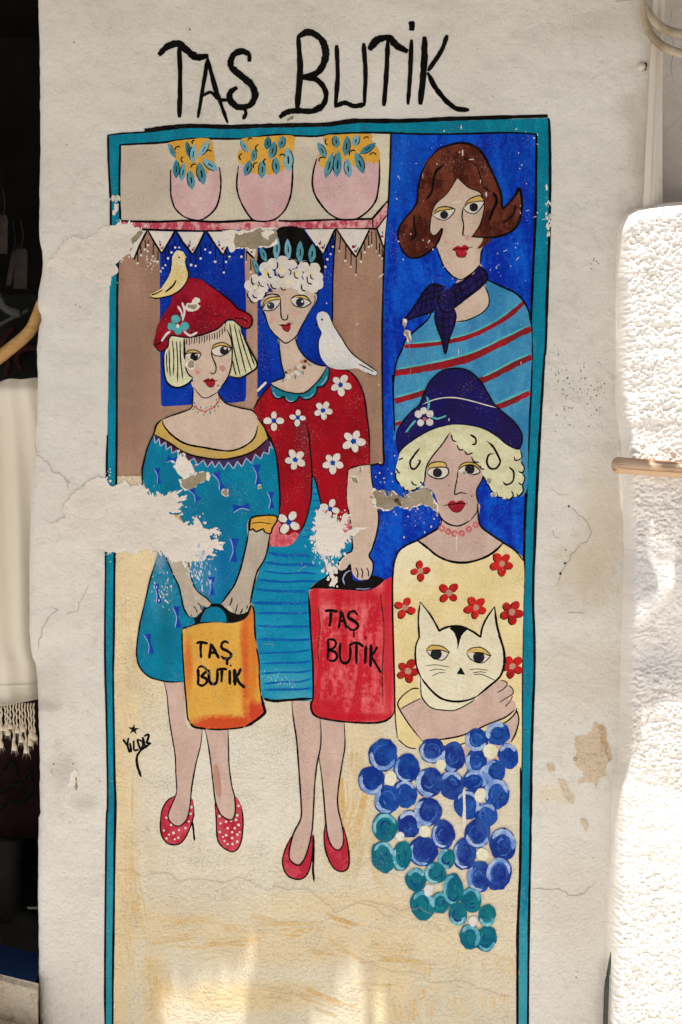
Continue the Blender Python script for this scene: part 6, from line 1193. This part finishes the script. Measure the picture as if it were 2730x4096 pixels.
lines(adj, "crack", CRACK, (3.5, R4(920, 0, 925, 90, 905, 160, 920, 220, 940, 320, 935, 400, 920, 500, 945, 600)), (2.5, R4(850, 600, 890, 560, 920, 540)), (2.5, R4(860, 1060, 900, 980, 960, 920, 980, 880)), taper=.2)
for ch in adj.children:
    for v in ch.data.vertices: v.co.y += .035

# hose rising behind the pier at the bottom right
HOSE = simple("dark_green_hose", (0.035, 0.05, 0.035, 1), (0.06, 0.07, 0.05, 1), 60, .5)
hp = smooth3([at(R6, 496, 1900, -.012), at(R6, 484, 1990, -.016), at(R6, 470, 2100, -.02), at(R6, 464, 2250, -.022), at(R6, 462, 2400, -.024), (WX(2424), -.03, .004)])
tag(tube("garden_hose", hp, list(np.interp(np.arange(len(hp)), [0, 8, 14], [.0015, .0035, .0052])), HOSE), "thin dark green hose rising in the corner beside the sunlit pier", "hose")

# ------------------------------------------------------------------ doorway at the left: shawl, hangers, tags, dress form, sill
def clothmat(name, c1, c2, rough=.95):
    m, t, b_ = start(name, rough, .1)
    geo = nd(t, "ShaderNodeNewGeometry"); p = geo.outputs["Position"]
    n = noise(t, scaled(t, p, 900, 900, 60), 1.0, 2, .5); n2 = noise(t, scaled(t, p, 60, 60, 900), 1.0, 2, .5)
    t.links.new(mixc(t, math_(t, 'MULTIPLY', math_(t, 'ADD', n, n2), .5), c1, c2), b_.inputs["Base Color"])
    return m
SHAWL = clothmat("cream_muslin", ph(226, 218, 202), ph(214, 204, 186))
sx = empty("hanging_shawl", (-.72, .08, 1.5), None, "long cream muslin shawl with twisted tassels hanging in the dark doorway", "shawl")
zt, zb = WZ(1512, .08), WZ(2815, .08)
nu, nv_ = 70, 90; vs, fs = [], []
for j in range(nv_ + 1):
    v = j / nv_; z = zt + (zb - zt) * v
    xe = edge_x(z) - .0035; xs = -.98
    for i in range(nu + 1):
        u = i / nu; x = xs + (xe - xs) * u
        d_ = (xe - x)
        ph_ = d_ * 27 + .9 * v + .5 * math.sin(3 * v)
        y = .085 + .030 * math.sin(ph_) * (.45 + .55 * min(1, v * 4)) + .009 * math.sin(ph_ * 2.3 + 1.2 - 1.6 * v) + .004 * math.sin(ph_ * 5 + 2 * v)
        y += .02 * max(0, .03 - v) / .03
        dz = .004 * math.sin(ph_ * 1.7) + .003 * math.sin(ph_ * 3.1 + 1)
        vs.append((x, max(y, .035), z + (dz if j in (0,) else 0) + (.006 * math.sin(ph_ * 1.1 + .6) if j == nv_ else 0)))
for j in range(nv_):
    for i in range(nu):
        k = j * (nu + 1) + i; fs.append((k, k + nu + 1, k + nu + 2, k + 1))
meshobj("cloth", vs, fs, SHAWL, sx, True)
vs2 = [(x, y - .0025, z) for x, y, z in vs]
def row(v): j = int(v * nv_); return vs2[j * (nu + 1):(j + 1) * (nu + 1)]
hem = row(.952); hem2 = row(.964)
meshobj("hem", hem + hem2, [(i, nu + 1 + i, nu + 2 + i, i + 1) for i in range(nu)], SHAWL, sx, True)
rt = random.Random(21)
TASS = clothmat("cream_thread", ph(206, 194, 172), ph(186, 172, 148))
for k in range(24):
    x_px = 2 + k * 11.5 - 130; ln = rt.uniform(90, 175) if k % 4 else rt.uniform(150, 210)
    top = np.array(at(NV, x_px, 2812, .075)); 
    if top[0] > edge_x(top[2] - .06) - .006: continue
    sway = rt.uniform(-.006, .006)
    pts = []
    for i in range(15):
        u = i / 14; tw = i * 1.9
        pts.append((top[0] + sway * u + .0011 * math.cos(tw), top[1] - .004 + .0011 * math.sin(tw) + rt.uniform(-.0004, .0004), top[2] - ln / K * u))
    tr = tube("tassel", pts, [.0019] * 9 + [.0016, .0022, .0040, .0038, .0058, .0066], TASS, sx, 7)
    mbv, mbf = [], []
    for s_ in range(9):
        a_ = s_ * .7; bx = pts[-1]; o_ = len(mbv)
        mbv += [(bx[0] + .003 * math.cos(a_), bx[1] + .003 * math.sin(a_), bx[2] + .004), (bx[0] + .0046 * math.cos(a_ + .2), bx[1] + .0046 * math.sin(a_ + .2), bx[2] + .004), (bx[0] + .009 * math.cos(a_) * rt.uniform(.6, 1.2), bx[1] + .007 * math.sin(a_), bx[2] - rt.uniform(.008, .018))]
        mbf.append((o_, o_ + 1, o_ + 2))
    meshobj("thread_end", mbv, mbf, TASS, tr)
RODM = simple("dull_steel", (0.25, 0.24, 0.22, 1), None, 10, .4)
tag(tube("clothes_rail", [(-1.6, .15, zt - .03), (edge_x(zt) - .005, .15, zt - .03)], .010, RODM), "steel clothes rail under the cream shawl in the doorway", "rail")

HANG = woodmat("honey_hanger_wood", (0.62, 0.36, 0.13, 1), (0.52, 0.28, 0.09, 1), (0.68, 0.44, 0.19, 1))
hg = empty("coat_hanger", at(L2, 290, 20, .125), None, "honey coloured wooden coat hanger in the doorway above the cream shawl", "hanger")
hpth = smooth3([at(L2, -260, 520, .125), at(L2, -110, 455, .125), at(L2, 0, 384, .125), at(L2, 90, 312, .125), at(L2, 160, 254, .125), at(L2, 212, 196, .126), at(L2, 254, 110, .126), at(L2, 286, 20, .128), at(L2, 320, -10, .128)])
tube("shoulder_arm", hpth, list(np.interp(np.arange(len(hpth)), [0, 20, 36, 48], [.0142, .0138, .0134, .0118])), HANG, hg, 16)
hk = [(hpth[-1][0] + .012 * math.sin(t_) , .128, hpth[-1][2] + .05 - .02 * math.cos(t_)) for t_ in np.linspace(0, 4.2, 12)]
tube("hook", [hpth[-1]] + hk, .002, RODM, hg, 8)

GAR0 = simple("dark_string", (0.05, 0.04, 0.035, 1))
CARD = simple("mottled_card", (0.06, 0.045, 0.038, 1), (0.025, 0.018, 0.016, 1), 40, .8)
def card(cx, y0, y1, wd, d_, rot, label):
    r_ = empty("price_tag", at(L1, cx, y0, d_), None, label, "tag", "price tags in the doorway")
    c0 = at(L1, cx, y0, d_); c1 = at(L1, cx + rot, y1, d_); hw = wd / 2 / L1.k / K
    v = []
    for yy in (0, .0015):
        v += [(c0[0] - hw * .7, d_ + yy, c0[2]), (c0[0] + hw * .7, d_ + yy, c0[2]), (c0[0] + hw, d_ + yy, c0[2] - .012), (c1[0] + hw, d_ + yy, c1[2]), (c1[0] - hw, d_ + yy, c1[2]), (c0[0] - hw, d_ + yy, c0[2] - .012)]
    f = [(0, 5, 4, 3, 2, 1), (6, 7, 8, 9, 10, 11)] + [(i, (i + 1) % 6, 6 + (i + 1) % 6, 6 + i) for i in range(6)]
    meshobj("card", v, f, CARD, r_)
    tube("string", smooth3([(c0[0], d_ - .001, c0[2] - .006), (c0[0] + .004, d_, c0[2] + .03), (c0[0] - .002, d_, c0[2] + .07)]), .0009, GAR0, r_, 6)
card(22, 1445, 1705, 74, .42, -4, "wide mottled card tag hanging highest in the dark doorway")
card(145, 1672, 1940, 98, .40, -8, "mottled card tag hanging lower, in front of a tilted one")
card(92, 1690, 1918, 40, .43, -34, "narrow tilted card tag behind the lower one in the doorway")
PLAST = simple("grey_plastic", (0.10, 0.10, 0.09, 1), None, 10, .5)
ph_ = empty("coat_hanger", at(L1, 40, 2050, .5), None, "dark grey plastic coat hanger in the gloom above the wooden one", "hanger")
tube("shoulder_arm", smooth3([at(L1, -60, 1930, .5), at(L1, 0, 2010, .5), at(L1, 50, 2078, .5), at(L1, 145, 2112, .5)]), .011, PLAST, ph_, 10)
tube("cross_bar", smooth3([at(L1, -60, 2230, .5), at(L1, 40, 2160, .5), at(L1, 200, 2080, .5)]), .005, PLAST, ph_, 10)
LOOP = simple("dark_red_knit", (0.07, 0.008, 0.012, 1), (0.03, 0.01, 0.012, 1), 60, .9)
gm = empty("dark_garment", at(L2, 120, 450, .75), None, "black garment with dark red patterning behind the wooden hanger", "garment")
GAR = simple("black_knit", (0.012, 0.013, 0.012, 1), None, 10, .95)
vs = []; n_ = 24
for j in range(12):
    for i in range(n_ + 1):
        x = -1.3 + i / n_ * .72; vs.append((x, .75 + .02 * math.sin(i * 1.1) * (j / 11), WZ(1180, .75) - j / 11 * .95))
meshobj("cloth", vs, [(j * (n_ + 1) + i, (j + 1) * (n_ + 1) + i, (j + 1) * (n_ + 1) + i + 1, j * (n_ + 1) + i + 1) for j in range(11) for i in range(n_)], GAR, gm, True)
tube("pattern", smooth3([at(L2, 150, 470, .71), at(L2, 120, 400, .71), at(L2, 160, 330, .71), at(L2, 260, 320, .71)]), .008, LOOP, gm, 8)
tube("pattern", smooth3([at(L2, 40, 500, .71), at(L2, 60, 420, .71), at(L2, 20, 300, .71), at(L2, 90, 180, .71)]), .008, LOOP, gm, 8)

# dress form with an embroidered skirt and boots, deep in the shade
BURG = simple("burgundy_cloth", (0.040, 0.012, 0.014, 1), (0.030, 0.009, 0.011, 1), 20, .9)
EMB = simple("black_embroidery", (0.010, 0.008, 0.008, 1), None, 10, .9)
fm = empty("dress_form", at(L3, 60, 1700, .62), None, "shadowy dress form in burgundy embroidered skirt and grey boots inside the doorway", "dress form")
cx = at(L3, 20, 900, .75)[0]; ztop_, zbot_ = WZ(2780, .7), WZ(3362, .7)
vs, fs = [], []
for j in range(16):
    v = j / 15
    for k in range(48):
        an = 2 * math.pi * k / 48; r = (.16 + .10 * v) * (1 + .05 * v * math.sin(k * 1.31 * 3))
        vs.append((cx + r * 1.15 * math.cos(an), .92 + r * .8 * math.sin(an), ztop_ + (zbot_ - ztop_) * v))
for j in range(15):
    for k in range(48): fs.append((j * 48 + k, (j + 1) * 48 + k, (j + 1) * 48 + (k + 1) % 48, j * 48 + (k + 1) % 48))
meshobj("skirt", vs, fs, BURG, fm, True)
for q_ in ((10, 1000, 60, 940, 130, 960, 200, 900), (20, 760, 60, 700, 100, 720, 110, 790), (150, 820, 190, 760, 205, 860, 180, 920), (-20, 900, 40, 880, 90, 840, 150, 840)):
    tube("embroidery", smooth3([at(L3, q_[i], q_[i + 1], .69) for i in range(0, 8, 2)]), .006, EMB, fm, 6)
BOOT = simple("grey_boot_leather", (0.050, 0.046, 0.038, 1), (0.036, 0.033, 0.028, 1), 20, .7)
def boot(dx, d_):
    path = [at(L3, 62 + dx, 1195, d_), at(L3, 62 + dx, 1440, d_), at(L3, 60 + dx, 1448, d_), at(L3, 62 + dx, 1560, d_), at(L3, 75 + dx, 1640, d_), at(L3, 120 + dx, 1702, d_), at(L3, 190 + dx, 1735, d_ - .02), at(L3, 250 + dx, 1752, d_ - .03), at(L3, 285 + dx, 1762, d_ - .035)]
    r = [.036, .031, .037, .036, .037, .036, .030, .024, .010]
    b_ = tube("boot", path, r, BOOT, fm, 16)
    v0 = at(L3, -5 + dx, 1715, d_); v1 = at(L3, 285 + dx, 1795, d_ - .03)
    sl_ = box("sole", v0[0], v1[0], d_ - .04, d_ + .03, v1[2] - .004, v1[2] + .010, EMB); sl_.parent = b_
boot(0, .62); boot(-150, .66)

# painted sill and worn step of the doorway
BLUES = simple("blue_sill_paint", ph(20, 50, 92), ph(14, 38, 74), 14, .6, .001)
STEPM = plaster("worn_limewashed_step", ph(206, 196, 178), ph(190, 176, 154), ph(130, 106, 74), relief=.9, dirtamt=.8)
zf0 = WZ(3910, 0); 
sill = empty("door_sill", (-1.0, .1, .25), None, "door sill with blue painted top and worn white front at the bottom left corner", "sill")
xr = edge_x(.3) - .002; xl = -1.61
def quadz(name, a_, mat, par):
    return meshobj(name, a_, [(0, 1, 2, 3), (7, 6, 5, 4), (0, 4, 5, 1), (1, 5, 6, 2), (2, 6, 7, 3), (3, 7, 4, 0)], mat, par)
fl_ = at(L3, 0, 2062, .02); fr_ = at(L3, 232, 2118, -.02)
k_ = (fr_[1] - fl_[1]) / (fr_[0] - fl_[0]); kz = (fr_[2] - fl_[2]) / (fr_[0] - fl_[0])
fy = lambda x: fl_[1] + k_ * (x - fl_[0]); fzz = lambda x: max(.24, fl_[2] + kz * (x - fl_[0]))
def slab(name, yo0, yo1, zt0, zb0, mat, n=14, j=.003, xr=xr):
    vs, fs = [], []; r9 = random.Random(4)
    for i in range(n + 1):
        x = xl + (xr - xl) * (i / n) ** .6; z = fl_[2] + kz * max(-.3, (x - fl_[0]))
        w1 = r9.uniform(-j, j)
        vs += [(x, fy(x) + yo0 + w1, zb0), (x, fy(x) + yo0 + w1 * .6, z + zt0 + w1), (x, fy(x) + yo0 + .012, z + zt0 + .006 + w1), (x, fy(x) + yo1, z + zt0 + .012), (x, fy(x) + yo1, zb0)]
    for i in range(n):
        for k in range(4): fs.append((i * 5 + k, i * 5 + 5 + k, i * 5 + 6 + k, i * 5 + k + 1))
    return meshobj(name, vs, fs, mat, sill)
slab("blue_top", .0, .16, .0, .2, BLUES)
slab("white_front", -.014, -.001, -.004, -.05, STEPM, 18, .004, WX(152, -.034))
slab("worn_ledge", -.10, -.015, -.092, -.05, STEPM, 18, .005, WX(155, -.12))
